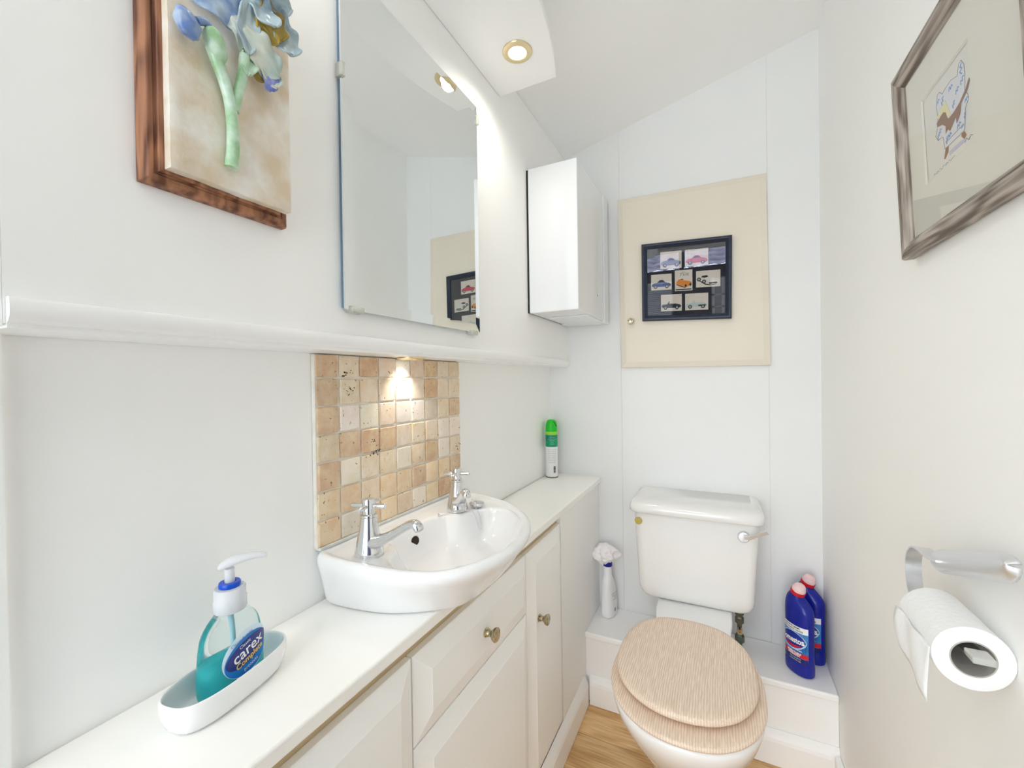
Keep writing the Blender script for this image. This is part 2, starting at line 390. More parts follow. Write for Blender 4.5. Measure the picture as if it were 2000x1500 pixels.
# skirting in front of the cabinets
pr = [(-.4485, .001), (-.4315, .001), (-.4315, .072), (-.4345, .082), (-.4405, .094), (-.4465, .1035), (-.4485, .1035)]
bm = prism(pr, lambda p, k: (p[0], (.146, 1.4565)[k], p[1])); struct('baseboard_left', bm, M['gloss'], smooth=False, bevel=.001)

# basin outlines (plan)
R0 = [(-.6475, .509), (-.60, .500), (-.546, .500), (-.47, .504), (-.404, .523), (-.363, .565), (-.336, .636), (-.331, .70), (-.343, .77), (-.372, .835), (-.414, .885), (-.47, .928), (-.54, .955), (-.60, .966), (-.6475, .967)]
F1 = [(-.6475, .524), (-.598, .522), (-.525, .533), (-.484, .549), (-.449, .571), (-.412, .602), (-.398, .64), (-.3935, .70), (-.396, .76), (-.405, .83), (-.432, .882), (-.48, .915), (-.55, .938), (-.60, .945), (-.6475, .947)]
C0 = (-.49, .72)
def closed_curve(pts):
    c = catmull([(x, y, 0) for x, y in pts], 6)         # open spline, straight back edge closes it
    return [(v.x, v.y) for v in c]
rr0 = polar(closed_curve(R0), C0); ff1 = polar(closed_curve(F1), C0)
def clampx(r, xm): return [(max(x, xm), y) for x, y in r]
f2 = clampx(scale_ring(ff1, (-.50, .72), .86), -.612)

# worktop: one board with a bay cut for the basin
ZW = .7665; WT = .0225; XF = -.4345
bay = [(x, y) for x, y in closed_curve(F1) if x > -.615]
bay = [(x+.0, y) for x, y in bay if x < XF+.0005]
near = [p for p in bay if p[1] < .72]; far = [p for p in bay if p[1] >= .72]
near.sort(key=lambda p: p[0]); far.sort(key=lambda p: p[0])
outline = [(XL+.001, .1555), (XF, .1555), (XF, YB-.0008), (XL+.001, YB-.0008)]
bm = prism(outline, lambda p, k: (p[0], p[1], (ZW-WT, ZW)[k]))
tag(obj('worktop', bm, M['top'], smooth=False, bevel=.004, seg=3), 'long narrow white worktop running along the left wall under the basin', 'worktop')

# ------------------------------------------------------------------ basin
bs = thing('wash_basin', (-.49, .73, ZW), 'white ceramic wash basin set into the worktop below the stone tiles', 'basin')
bowl_o = [(-.402, .536), (-.45, .533), (-.492, .540), (-.518, .562), (-.528, .590), (-.545, .606), (-.568, .618), (-.582, .645), (-.586, .70), (-.583, .755), (-.572, .785), (-.552, .798), (-.530, .812), (-.518, .838), (-.508, .866), (-.485, .884), (-.45, .884), (-.415, .862), (-.383, .818), (-.362, .755), (-.355, .685), (-.360, .615), (-.376, .565)]
cc = catmull([(x, y, 0) for x, y in bowl_o], 5, True); cb = (-.465, .71)
bo = polar([(v.x, v.y) for v in cc], cb)
# re-centre outer rings on the bowl centre so that all rings pair up
def rec(r): return polar(r, cb)
outer = rec(rr0); foot = rec(ff1); low = rec(f2)
def mixr(a, b, t): return [(p[0]*(1-t)+q[0]*t, p[1]*(1-t)+q[1]*t) for p, q in zip(a, b)]
deck_in = inset(outer, cb, .024)
rings = [z3(scale_ring(foot, cb, .7), .7670), z3(scale_ring(foot, cb, .94), .7670), z3(inset(foot, cb, .003), .7680), z3(foot, .7705), z3(mixr(foot, outer, .20), .786),
         z3(mixr(foot, outer, .55), .812), z3(mixr(foot, outer, .90), .836), z3(outer, .848), z3(inset(outer, cb, .0015), .855), z3(inset(outer, cb, .006), .8600), z3(inset(outer, cb, .012), .8608), z3(inset(outer, cb, .019), .8580), z3(deck_in, .8545)]
dk = mixr(deck_in, bo, .5)
rings += [z3(dk, .8535), z3(inset(bo, cb, -.006), .853), z3(inset(bo, cb, -.001), .8512), z3(inset(bo, cb, .003), .845), z3(inset(bo, cb, .008), .832)]
for s, z in ((.92, .815), (.86, .800), (.74, .788), (.55, .781), (.30, .7785), (.12, .778)): rings.append(z3(scale_ring(inset(bo, cb, .008), cb, s), z))
obj('bowl', loft(rings), M['ceramic'], bs, sub=1)
# overflow hole in the back slope of the bowl
ov = lathe([(.0001, -.002), (.0108, -.002), (.0125, .0), (.0118, .0018), (.0098, .0008), (.0096, -.0015), (.0001, -.0018)], (-.5735, .698, .826), (1, -.25, .15), 24)
oo = obj('overflow_ring', ov, M['ceramic'], bs)
obj('overflow_hole', lathe([(.0001, 0), (.0096, 0), (.0094, .0006), (.0001, .0006)], (-.5728, .698, .8261), (1, -.25, .15), 24), solid('dark_brown_hole', (52, 36, 24), .7), bs, label='dark overflow hole')
obj('waste', lathe([(.0001, 0), (.020, 0), (.021, .0012), (.016, .0022), (.012, .0006), (.0001, .0004)], (-.465, .71, .7792), (0, 0, 1), 28), M['chrome'], bs)
# silicone line along wall
tag(obj('sealant_bead', B(-.6485, -.6445, .975, YB-.002, ZW+.0002, ZW+.002), M['seal'], smooth=False), 'thin sealant line where the worktop meets the wall', 'sealant')

# ------------------------------------------------------------------ tile splashback
P = .0508
sp = thing('tiled_splashback', (-.645, .74, .865), 'square of small tumbled beige stone tiles above the basin', 'splashback')
obj('grout', B(XL+.0008, -.6395, .515, .515+9*P, .8635, LEDGE-.0015), M['grout'], sp, smooth=False, bevel=.001)
obj('sealant', B(XL+.0015, -.6335, .517, .970, .8600, .8660), M['seal'], sp, smooth=False, bevel=.0015)
tm = bpy.data.materials.new('tumbled_travertine'); tm.use_nodes = True; nt = tm.node_tree; p = nt.nodes['Principled BSDF']; L = nt.links.new
at = nt.nodes.new('ShaderNodeAttribute'); at.attribute_name = 'tint'; at.attribute_type = 'GEOMETRY'
tc = nt.nodes.new('ShaderNodeTexCoord'); n1 = nt.nodes.new('ShaderNodeTexNoise'); n1.inputs['Scale'].default_value = 55; n1.inputs['Detail'].default_value = 6; L(tc.outputs['Object'], n1.inputs[0])
mx = nt.nodes.new('ShaderNodeMix'); mx.data_type = 'RGBA'; mx.blend_type = 'OVERLAY'; mx.inputs[0].default_value = .38
cr = nt.nodes.new('ShaderNodeValToRGB'); cr.color_ramp.elements[0].position = .3; cr.color_ramp.elements[1].position = .7; cr.color_ramp.elements[0].color = (.25, .22, .18, 1); cr.color_ramp.elements[1].color = (.72, .70, .68, 1)
L(n1.outputs['Fac'], cr.inputs[0]); L(at.outputs['Color'], mx.inputs[6]); L(cr.outputs[0], mx.inputs[7])
# pits and veins of the stone
vo = nt.nodes.new('ShaderNodeTexNoise'); vo.inputs['Scale'].default_value = 130; vo.inputs['Detail'].default_value = 3; L(tc.outputs['Object'], vo.inputs[0])
pm = nt.nodes.new('ShaderNodeMapRange'); pm.inputs[1].default_value = .665; pm.inputs[2].default_value = .72; L(vo.outputs['Fac'], pm.inputs[0])
mx2 = nt.nodes.new('ShaderNodeMix'); mx2.data_type = 'RGBA'; mx2.inputs[7].default_value = lin((120, 96, 66)); L(pm.outputs[0], mx2.inputs[0]); L(mx.outputs[2], mx2.inputs[6])
L(mx2.outputs[2], p.inputs['Base Color']); p.inputs['Roughness'].default_value = .62
bp = nt.nodes.new('ShaderNodeBump'); bp.inputs['Strength'].default_value = .5; bp.inputs['Distance'].default_value = .001; L(vo.outputs['Fac'], bp.inputs['Height']); L(bp.outputs[0], p.inputs['Normal'])
rnd = random.Random(4)
bm = bmesh.new(); lay = bm.loops.layers.float_color.new('tint')
dark = {(0, 0), (0, 2), (1, 3), (3, 3), (2, 0), (5, 5), (7, 6), (0, 4), (6, 1), (6, 0), (2, 3), (8, 5), (8, 2), (6, 4), (0, 1)}
pale = {(1, 2), (2, 2), (4, 0), (4, 1), (4, 2), (4, 4), (5, 2), (7, 4), (8, 3), (7, 3), (1, 4), (1, 6), (5, 6)}
for i in range(9):
    for j in range(7):
        y0 = .515+i*P+.0016+rnd.uniform(-.0006, .0006); y1 = .515+(i+1)*P-.0016+rnd.uniform(-.0006, .0006)
        z1 = 1.2165-j*P-.0016+rnd.uniform(-.0006, .0006); z0 = 1.2165-(j+1)*P+.0016+rnd.uniform(-.0006, .0006)
        if j == 0: z1 = LEDGE-.002
        z0 = max(z0, .866)
        dx = rnd.uniform(-.0006, .0008)
        base = Vector((226, 209, 186))
        if (i, j) in dark: base = Vector((212, 186, 152))
        elif (i, j) in pale: base = Vector((233, 222, 208))
        elif j >= 5: base = Vector((230, 209, 180))
        base = base + Vector([rnd.uniform(-7, 7)]*3)+Vector((rnd.uniform(-3, 3), 0, rnd.uniform(-5, 5)))
        n0 = len(bm.faces)
        rg = []
        for ins, xx in ((0, -.6405), (0, -.6378), (.0007, -.6368), (.0022, -.6361+dx)):
            pts = []
            for (a, b) in ((0, 0), (1, 0), (1, 1), (0, 1)):
                for t_ in (0, .33, .66):
                    q = ((0, 0), (1, 0), (1, 1), (0, 1)); k = q.index((a, b)); nx_ = q[(k+1) % 4]
                    yy = (y0+(y1-y0)*(a+(nx_[0]-a)*t_)); zz = (z0+(z1-z0)*(b+(nx_[1]-b)*t_))
                    cy_, cz_ = (y0+y1)/2, (z0+z1)/2
                    s_ = 1-ins/.024
                    if t_ == 0: s_ -= .035
                    w_ = .0006*noise.noise(Vector((yy*90+i*7, zz*90+j*3, 1.3)))
                    pts.append((xx, cy_+(yy-cy_)*s_+w_, cz_+(zz-cz_)*s_+w_))
            rg.append(pts)
        loft(rg, bm=bm)
        bm.faces.ensure_lookup_table()
        for f in bm.faces[n0:]:
            for l_ in f.loops: l_[lay] = lin(base)
# natural dark pits in three of the tiles
for (cy_, cz_, n_) in ((.582, 1.172, 9), (.589, 1.143, 14), (.627, 1.145, 0), (.648, 1.035, 9), (.655, 1.012, 12), (.961, .985, 8), (.571, 1.118, 0)):
    for k in range(n_):
        y_, z_ = cy_+rnd.gauss(0, .006), cz_+rnd.gauss(0, .0045); r_ = rnd.uniform(.0006, .0020)
        lathe([(.0001, -.0015), (r_, -.0015), (r_*.8, .0), (.0001, .0)], (-.6353, y_, z_), (1, 0, 0), 7, bm=bm, mi=1)
obj('tiles', bm, [tm, solid('dark_pit', (84, 74, 60), .9)], sp, smooth=True, angle=25)

# ------------------------------------------------------------------ taps
def make_tap(loc, ang, label, cross):
    t = thing('basin_tap', loc, label, 'tap', 'chrome taps on the basin')
    O = Vector(loc)
    def w(p): 
        c, s = math.cos(ang), math.sin(ang); return O+Vector((p[0]*c-p[1]*s, p[0]*s+p[1]*c, p[2]))
    bm = lathe([(.0001, 0), (.0245, 0), (.0255, .0025), (.0245, .008), (.0215, .022), (.019, .034), (.0168, .046), (.0148, .060), (.0138, .0668), (.0001, .0668)], loc, n=40)
    obj('body', bm, M['chrome'], t)
    # spout: a tapering arm that rises and turns down at its tip
    pts = [(.004, 0, .022), (.022, 0, .026), (.042, 0, .036), (.062, 0, .048), (.082, 0, .060), (.094, 0, .0665), (.102, 0, .0685), (.109, 0, .064), (.112, 0, .055)]
    wd = [.019, .0165, .0125, .0105, .0098, .0098, .0100, .0100, .0098]; hg = [.0155, .0120, .0085, .0075, .0072, .0075, .0080, .0082, .0080]
    rings = []
    for i, q in enumerate(pts):
        a = Vector(pts[max(i-1, 0)]); b = Vector(pts[min(i+1, len(pts)-1)]); tg = (b-a).normalized(); nn = Vector((0, 1, 0)); uu = tg.cross(nn)
        rings.append([w(Vector(q)+nn*(wd[i]*math.cos(2*PI*k/20))+uu*(hg[i]*math.sin(2*PI*k/20))) for k in range(20)])
    obj('spout', loft(rings), M['chrome'], t, sub=1)
    bm = lathe([(.0001, .0672), (.0142, .0672), (.0145, .0685), (.0142, .0712), (.0122, .0722), (.0108, .0732), (.0108, .0962), (.0098, .0985), (.0001, .0992)], loc, n=32)
    for k in range(4):
        a = cross+k*PI/2; d = Vector((math.cos(a), math.sin(a), 0)); c0 = O+Vector((0, 0, .0865))
        lathe([(.0001, .008), (.0040, .008), (.0044, .030), (.0038, .0315), (.0001, .0317)], c0, d, 16, bm=bm)
    obj('cross_handle', bm, M['chrome'], t)
    return t
make_tap((-.5585, .556, .8536), 0.0, 'chrome cross-head basin tap nearest the camera, with long spout over the bowl', .28)
make_tap((-.5595, .836, .8536), -.80, 'chrome cross-head basin tap at the far end, beside the plug and chain', .28)
# plug resting on the deck, bead chain looped into the bowl
pl = thing('basin_plug', (-.529, .874, .8545), 'small chrome plug lying on the far basin deck with its bead chain', 'plug')
obj('stopper', lathe([(.0001, 0), (.0125, 0), (.0145, .003), (.0145, .0052), (.0178, .0058), (.0182, .0078), (.0165, .0092), (.0001, .0096)], (-.529, .874, .8556), (0, 0, 1), 32), M['satin'], pl)
obj('ring', tube([Vector((-.533, .868, .8685))+Vector((.0055*math.cos(a), .0035*math.cos(a), .0048*math.sin(a))) for a in [2*PI*k/16 for k in range(16)]], .0009, 8, closed=True), M['chrome'], pl)
ch = catmull([(-.541, .815, .8555), (-.534, .822, .857), (-.528, .832, .8570), (-.521, .837, .8560), (-.5130, .8370, .848), (-.506, .8355, .834), (-.502, .8355, .820), (-.4995, .840, .815), (-.500, .846, .820), (-.505, .850, .834), (-.5105, .852, .848), (-.518, .854, .8560), (-.523, .860, .8620), (-.528, .864, .867), (-.532, .867, .868)], 9)
bm = bmesh.new(); acc = 0; last = ch[0]
for v in ch:
    acc += (v-last).length; last = v
    if acc > .0027:
        acc = 0; bmesh.ops.create_icosphere(bm, subdivisions=1, radius=.0015, matrix=Matrix.Translation(v))
tube(ch, .0004, 6, bm=bm)
obj('bead_chain', bm, M['satin'], pl)
bm = tube(catmull([(-.561, .802, .8552), (-.566, .797, .8555), (-.574, .793, .8558), (-.578, .786, .856), (-.572, .782, .8558), (-.567, .788, .8556), (-.574, .785, .856), (-.569, .778, .856), (-.562, .784, .8556)], 6), .0008, 8)
obj('split_link', bm, M['satin'], pl)

# ================================================================== soap dish and hand soap
DC = Vector((-.5615, .3195, ZW)); DD = math.atan2(.985, -.17)
def dish_ring(a, b, z): return z3(superell(DC.x, DC.y, a, b, 2.9, 64, DD), z)
t = thing('soap_dish', (DC.x, DC.y, ZW), 'white oblong ceramic dish holding the hand soap on the worktop', 'dish')
e = ZW+.0004
obj('dish_body', loft([dish_ring(.056, .022, e), dish_ring(.066, .0290, e), dish_ring(.0700, .0325, e+.003), dish_ring(.0745, .0362, e+.018), dish_ring(.0755, .0370, e+.028), dish_ring(.0750, .0366, e+.0345), dish_ring(.0735, .0352, e+.0365), dish_ring(.0715, .0332, e+.0345), dish_ring(.0705, .0322, e+.022), dish_ring(.0670, .0292, e+.0085), dish_ring(.060, .023, e+.0058), dish_ring(.04, .012, e+.0055)]), M['ceramic'], t, sub=1)

SO = Vector((-.5635, .323, ZW+.0064))
sa = math.atan2(.985, -.17)                       # wide axis, almost along the wall
sw = Vector((math.cos(sa), math.sin(sa), 0)); sn_ = Vector((math.sin(sa), -math.cos(sa), 0))   # normal towards the room
sb = thing('hand_soap_bottle', SO, 'clear pump bottle of turquoise hand soap standing in the white dish', 'bottle')
def soap_ring(a, b, z, p=2.6, off=0): 
    c = SO+sw*off; return [(x, y, SO.z+z) for x, y in superell(c.x, c.y, a, b, p, 48, sa)]
prof = [(.034, .0185, 0, 2.6), (.0385, .021, .0022, 2.7), (.0405, .0220, .010, 2.8), (.0400, .0220, .030, 2.8), (.0385, .0215, .050, 2.7), (.0375, .0210, .066, 2.6), (.0350, .0195, .078, 2.4), (.0280, .0175, .0885, 2.2), (.0185, .0160, .0945, 2.0), (.0160, .0155, .0975, 2.0), (.0158, .0155, .100, 2.0)]
shell = mat('clear_bottle_plastic', (236, 248, 250), .05, trans=1, ior=1.18)
liq = mat('turquoise_soap', (84, 232, 236), .08, trans=.6, ior=1.2)
obj('bottle_body', loft([soap_ring(a, b, z, p_) for a, b, z, p_ in prof]), shell, sb, sub=1)
lq = [(a-.0022, b-.0022, max(z, .0016), p_) for a, b, z, p_ in prof if z < .06]
obj('soap', loft([soap_ring(a, b, z+.0006, p_) for a, b, z, p_ in lq]), liq, sb, sub=1, label='turquoise liquid soap')
obj('dip_tube', tube([SO+Vector((0, 0, .006)), SO+Vector((0, 0, .10))], .003, 10), solid('milky_tube', (190, 228, 236), .3, trans=.3), sb)
milky = solid('milky_plastic', (240, 242, 246), .22, trans=.45, ior=1.25)
cl = obj('collar', lathe([(.0001, .098), (.0178, .098), (.0185, .100), (.0185, .112), (.0176, .1135), (.0176, .1245), (.0165, .1265), (.0001, .1265)], SO, n=40), milky, sb)
obj('locking_ring', lathe([(.0065, .127), (.0118, .127), (.0122, .128), (.0122, .1318), (.0115, .133), (.0065, .133)], SO, n=32, cap0=False, cap1=False), solid('blue_plastic', (0, 76, 200), .3), sb, label='blue locking ring')
obj('pump_stem', lathe([(.0001, .127), (.0058, .127), (.0056, .150), (.0001, .150)], SO, n=20), milky, sb)
pd = Vector((.50, .86, 0)).normalized(); ps = Vector((-pd.y, pd.x, 0))
rings = []
for s_, hw, zc, hh in ((-.0125, .0035, .1520, .0015), (-.0115, .0065, .1530, .003), (-.006, .0088, .1555, .0055), (.002, .0092, .1580, .0062), (.012, .0082, .1598, .0055), (.024, .0068, .1602, .0045), (.034, .0055, .1592, .004), (.040, .0045, .1578, .0036), (.0415, .003, .1572, .0025)):
    c = SO+pd*s_+Vector((0, 0, zc)); rings.append([c+ps*(hw*math.cos(2*PI*k/20))+Vector((0, 0, hh*math.sin(2*PI*k/20))) for k in range(20)])
obj('pump_head', loft(rings), milky, sb, sub=1)
# oval label on the side facing the room, bent to the bottle
def on_soap(u, v, d):
    a, b = .0400, .0220
    u_ = max(-.037, min(.037, u)); dep = b*(1-abs(u_/a)**2.8)**(1/2.8)
    return SO+sw*u+sn_*(dep+.0006+d)+Vector((0, 0, v))
def disc(f, cx, cy, a, b, tilt=0, d=0, n=48, rr=5, bm=None, clip=None):
    bm = bm or bmesh.new(); c = math.cos(tilt); s = math.sin(tilt)
    rg = []
    for k in range(rr):
        q = 1-k/rr
        rg.append([f(cx+a*q*math.cos(2*PI*i/n)*c-b*q*math.sin(2*PI*i/n)*s, cy+a*q*math.cos(2*PI*i/n)*s+b*q*math.sin(2*PI*i/n)*c, d) for i in range(n)])
    return loft(rg, cap0=False, bm=bm)
lc = (.004, .046)
lb_ = obj('label', disc(on_soap, *lc, .0325, .0285, .25, 0), solid('label_pale_blue', (214, 236, 250), .3), sb)
obj('label_band', disc(on_soap, lc[0]+.001, lc[1]-.003, .0315, .0235, .25, .0003), solid('label_mid_blue', (24, 124, 206), .3), lb_)
obj('label_oval', disc(on_soap, lc[0]+.001, lc[1]+.001, .0305, .0150, .25, .0006), solid('label_navy', (34, 48, 128), .3), lb_)
def rot_on(cx, cy, tilt): 
    c, s = math.cos(tilt), math.sin(tilt); return lambda x, y, d: on_soap(cx+x*c-y*s, cy+x*s+y*c, d)
obj('lettering', merge([text_mesh('carex', .0195, rot_on(lc[0]+.001, lc[1]+.0025, .25), .0010, bold=.0002), text_mesh('Classic', .0058, rot_on(lc[0]-.004, lc[1]+.0108, .25), .0010), text_mesh('protects', .0062, rot_on(lc[0]+.004, lc[1]-.0185, .2), .0010)]), M['whitetxt'], lb_)
obj('gold_lettering', text_mesh('Complete', .0100, rot_on(lc[0]+.003, lc[1]-.0085, .25), .0010, bold=.0003), solid('gold_ink', (226, 196, 110), .4), lb_)
obj('blue_lettering', text_mesh('Cleans & cares', .0050, rot_on(lc[0]-.008, lc[1]+.0195, .25), .0010), solid('blue_ink', (60, 110, 180), .4), lb_)

# ================================================================== mirror
XM0, XM1 = -.5655, -.553
YM = (.5090, .9445); ZM = (1.2785, 1.8565)
mr_ = thing('wall_mirror', (XM0, sum(YM)/2, ZM[0]), 'large frameless rectangular wall mirror above the tiles', 'mirror')
def mring(a, x): return [(x, YM[0]+a, ZM[0]+a), (x, YM[1]-a, ZM[0]+a), (x, YM[1]-a, ZM[1]-a), (x, YM[0]+a, ZM[1]-a)]
obj('backing', B(XU+.0008, XM1-.0055, YM[0]+.004, YM[1]-.004, ZM[0]+.004, ZM[1]-.004), solid('mirror_back_blue', (104, 132, 156), .5), mr_, smooth=False)
bm = loft([mring(0, XM1-.005), mring(0, XM1-.0015), mring(.021, XM1), mring(.0212, XM1)], cap0=True)
g_ = obj('mirror_glass', bm, M['mirror'], mr_, smooth=False)
def clip_(y, z, horiz):
    a, b = (.014, .0055) if horiz else (.004, .012)
    return obj('mirror_clip', B(XM0, XM1+.0035, y-a, y+a, z-b, z+b), M['clip'], mr_, smooth=False, bevel=.0015)
clip_(.533, ZM[0]+.001, True); clip_(.9145, ZM[0]-.001, True); clip_(YM[1]+.001, 1.823, False); clip_(YM[0]+.001, 1.672, False)

# ================================================================== pelmet board and downlights
ZB = 1.979
pb = thing('light_pelmet', (XU, .7, ZB), 'white bow-fronted board below the ceiling holding the recessed spotlight', 'pelmet')
front = catmull([(-.392, 1.1010, 0), (-.3880, 1.083, 0), (-.373, 1.030, 0), (-.352, .925, 0), (-.340, .80, 0), (-.337, .68, 0), (-.342, .55, 0), (-.356, .43, 0), (-.380, .33, 0), (-.400, .27, 0)], 5)
hole = [(-.4495+.031*math.cos(2*PI*k/24), .971+.031*math.sin(2*PI*k/24)) for k in range(24)]
out = [(XU+.0006, 1.1015)]+[(v.x, v.y) for v in front]+[(XU+.0006, .27)]
bm = prism(out, lambda p_, k: (p_[0], p_[1], (ZB, ZB+.019)[k]))
obj('board', bm, M['gloss'], pb, bevel=.003, seg=2, angle=30)
obj('batten', B(XU+.0006, XU+.03, .3, 1.08, ZB+.0195, ZB+.06), M['gloss'], pb, smooth=False)
def downlight(name, c, r, strength, label, group=None):
    t = thing(name, c, label, 'spotlight', 'recessed spotlights')
    O = Vector(c)
    obj('bezel', lathe([(r*.60, -.0006), (r*.62, -.0042), (r*.72, -.0055), (r*.97, -.0030), (r, -.0012), (r, 0), (r*.6, 0)], O, n=48, cap0=False, cap1=False), M['gold'], t)
    obj('lens', lathe([(.0001, -.0030), (r*.25, -.0034), (r*.5, -.0028), (r*.615, -.0018), (r*.615, -.0006), (.0001, -.0006)], O, n=40), emit('lit_lens', (255, 250, 240), strength), t, label='glowing lens')
    return t
downlight('recessed_spotlight', (-.4495, .971, ZB-.0002), .0375, 3.0, 'lit recessed spotlight with pale gold rim in the white pelmet board')
lamp('pelmet_spot', 'SPOT', (-.4495, .971, ZB-.012), 5.6, (1.0, .95, .87), (.12, 0, -1), spot_size=math.radians(165), spot_blend=1.0, shadow_soft_size=.02)
downlight('recessed_spotlight', (-.605, .735, LEDGE-.0003), .032, 3.0, 'lit recessed spotlight under the ledge above the tiles')
lamp('ledge_spot', 'SPOT', (-.610, .735, LEDGE-.010), 1.5, (1.0, .93, .84), (-.22, 0, -1), spot_size=math.radians(100), spot_blend=.8, shadow_soft_size=.012)
lamp('pelmet_spot_near', 'SPOT', (-.4495, .42, ZB-.012), 1.2, (1.0, .95, .87), (-.05, 0, -1), spot_size=math.radians(150), spot_blend=.9, shadow_soft_size=.02)
downlight('recessed_spotlight', (-.4495, .42, ZB-.0002), .0375, 3.0, 'lit recessed spotlight at the near end of the pelmet board, above the flower plaque')

# ================================================================== water heater
hb = thing('wall_heater', (XU, 1.45, 1.375), 'white box-shaped wall heater on the left wall near the back corner', 'heater')
HX = -.396
obj('casing', B(XU+.005, HX, 1.283, 1.595, 1.376, 1.848), M['enamel'], hb, smooth=False, bevel=.0025)
obj('back_plate', B(XU-.001, XU+.0048, 1.2845, 1.66, 1.3775, 1.846), M['dark'], hb, smooth=False)
obj('side_door', B(XU+.005, HX+.004, 1.5975, 1.665, 1.372, 1.852), M['enamel'], hb, smooth=False, bevel=.002)
obj('base_tray', B(XU+.03, HX-.004, 1.40, 1.66, 1.3715, 1.3755), M['enamel'], hb, smooth=False)
bm = lathe([(.0001, 0), (.042, 0), (.042, .02), (.030, .034), (.0001, .036)], (-.52, 1.47, 1.8485), (0, 0, 1), 32)
fl = obj('flue_cap', bm, M['enamel'], hb)
obj('flue_seal', tube([Vector((-.52+.044*math.cos(2*PI*k/28), 1.47+.044*math.sin(2*PI*k/28), 1.855)) for k in range(28)], .0035, 8, closed=True), M['dark'], hb)
bm = B(HX, HX+.0006, 1.515, 1.518, 1.455, 1.462); obj('screw_hole', bm, M['dark'], hb, smooth=False)
bm = text_mesh('heatrae', .008, lambda x, y, d: Vector((HX+d, 1.318+x, 1.398+y)), .0003)
bm.free()
for k, zz in enumerate((1.832, 1.395)):
    obj('vent_marks', B(HX, HX+.0004, 1.305, 1.325, zz-.002, zz+.002), solid('pale_grey_mark', (196, 200, 204), .4), hb, smooth=False)

# ================================================================== access hatch and car picture on the back wall
def quad(c, y):
    """bilinear map of (s, t) in a slightly crooked rectangle; t runs downwards"""
    (ax, az), (bx, bz), (cx_, cz_), (dx_, dz_) = c
    def f(s, t, d=0):
        x = (ax*(1-s)+bx*s)*(1-t)+(dx_*(1-s)+cx_*s)*t; z = (az*(1-s)+bz*s)*(1-t)+(dz_*(1-s)+cz_*s)*t
        return Vector((x, y-d, z))
    return f
def qring(f, a, b, d):  return [f(a, b, d), f(1-a, b, d), f(1-a, 1-b, d), f(a, 1-b, d)]
hq = quad([(-.3545, 1.849), (.1426, 1.842), (.1515, 1.195), (-.346, 1.199)], YB)
ht = thing('access_hatch', (-.1, YB, 1.2), 'cream rectangular hatch door with a small brass knob on the back wall', 'hatch')
obj('hatch_panel', loft([qring(hq, 0, 0, .0006), qring(hq, 0, 0, .0125), qring(hq, .003, .0025, .014), qring(hq, .040, .031, .0185), qring(hq, .042, .033, .0185)]), M['cream'], ht, smooth=False)
obj('knob', lathe([(.0001, 0), (.0075, 0), (.0070, .004), (.0060, .008), (.0085, .012), (.0112, .015), (.0118, .019), (.0100, .0225), (.0075, .0225), (.006, .0245), (.0001, .0250)], (-.3065, YB-.0185, 1.3745), (0, -1, 0), 32), M['brass'], ht, label='small round brass knob')

fq = quad([(-.2628, 1.6585), (.0392, 1.6455), (.0352, 1.3590), (-.2628, 1.3715)], YB-.0190)
cp = thing('framed_picture', (-.11, YB-.019, 1.37), 'black framed picture of seven small sports car prints on the cream hatch', 'picture')
fb, fbt = .066, .070
def frame_ring(a, b, d): return qring(fq, a, b, d)
bm = bmesh.new()
rg = [frame_ring(fb, fbt, .002), frame_ring(0.0, 0.0, .002), frame_ring(0, 0, .015), frame_ring(.010, .0105, .0195), frame_ring(.030, .032, .0195), frame_ring(.058, .061, .0135), frame_ring(fb, fbt, .0120), frame_ring(fb, fbt, .002)]
obj('frame', loft(rg, False, False, bm=bm), M['navy'], cp, smooth=False, bevel=.0008)
def inq(s, t, d=0): return fq(fb+(1-2*fb)*s, fbt+(1-2*fbt)*t, d)
obj('mount_board', loft([[inq(-.005, -.005, .003), inq(1.005, -.005, .003), inq(1.005, 1.005, .003), inq(-.005, 1.005, .003)], [inq(-.005, -.005, .005), inq(1.005, -.005, .005), inq(1.005, 1.005, .005), inq(-.005, 1.005, .005)]]), M['navymat'], cp, smooth=False)
def poly_on(f, pts, d, bm=None, th=.00025, mi=0):
    bm = bm or bmesh.new()
    a = [bm.verts.new(f(x, y, d)) for x, y in pts]; b = [bm.verts.new(f(x, y, d+th)) for x, y in pts]
    bm.faces.new(b).material_index = mi; bm.faces.new(a[::-1]).material_index = mi
    for i in range(len(pts)):
        j = (i+1) % len(pts); bm.faces.new((a[i], a[j], b[j], b[i])).material_index = mi
    return bm
side = [(.03, .62), (.05, .50), (.14, .45), (.30, .42), (.36, .33), (.42, .26), (.56, .25), (.64, .32), (.70, .41), (.88, .46), (.96, .54), (.97, .64), (.90, .70), (.10, .70)]
window = [(.36, .41), (.43, .29), (.55, .29), (.62, .36), (.64, .41)]
open_ = [(.03, .62), (.06, .50), (.30, .47), (.34, .40), (.40, .30), (.43, .31), (.39, .43), (.62, .45), (.70, .44), (.90, .50), (.97, .58), (.96, .66), (.88, .71), (.10, .70)]
front3 = [(.05, .40), (.14, .28), (.22, .16), (.45, .13), (.56, .22), (.80, .32), (.93, .44), (.95, .62), (.84, .74), (.60, .76), (.40, .72), (.20, .58), (.06, .48)]
fwin = [(.20, .28), (.26, .19), (.44, .17), (.52, .26), (.36, .32)]
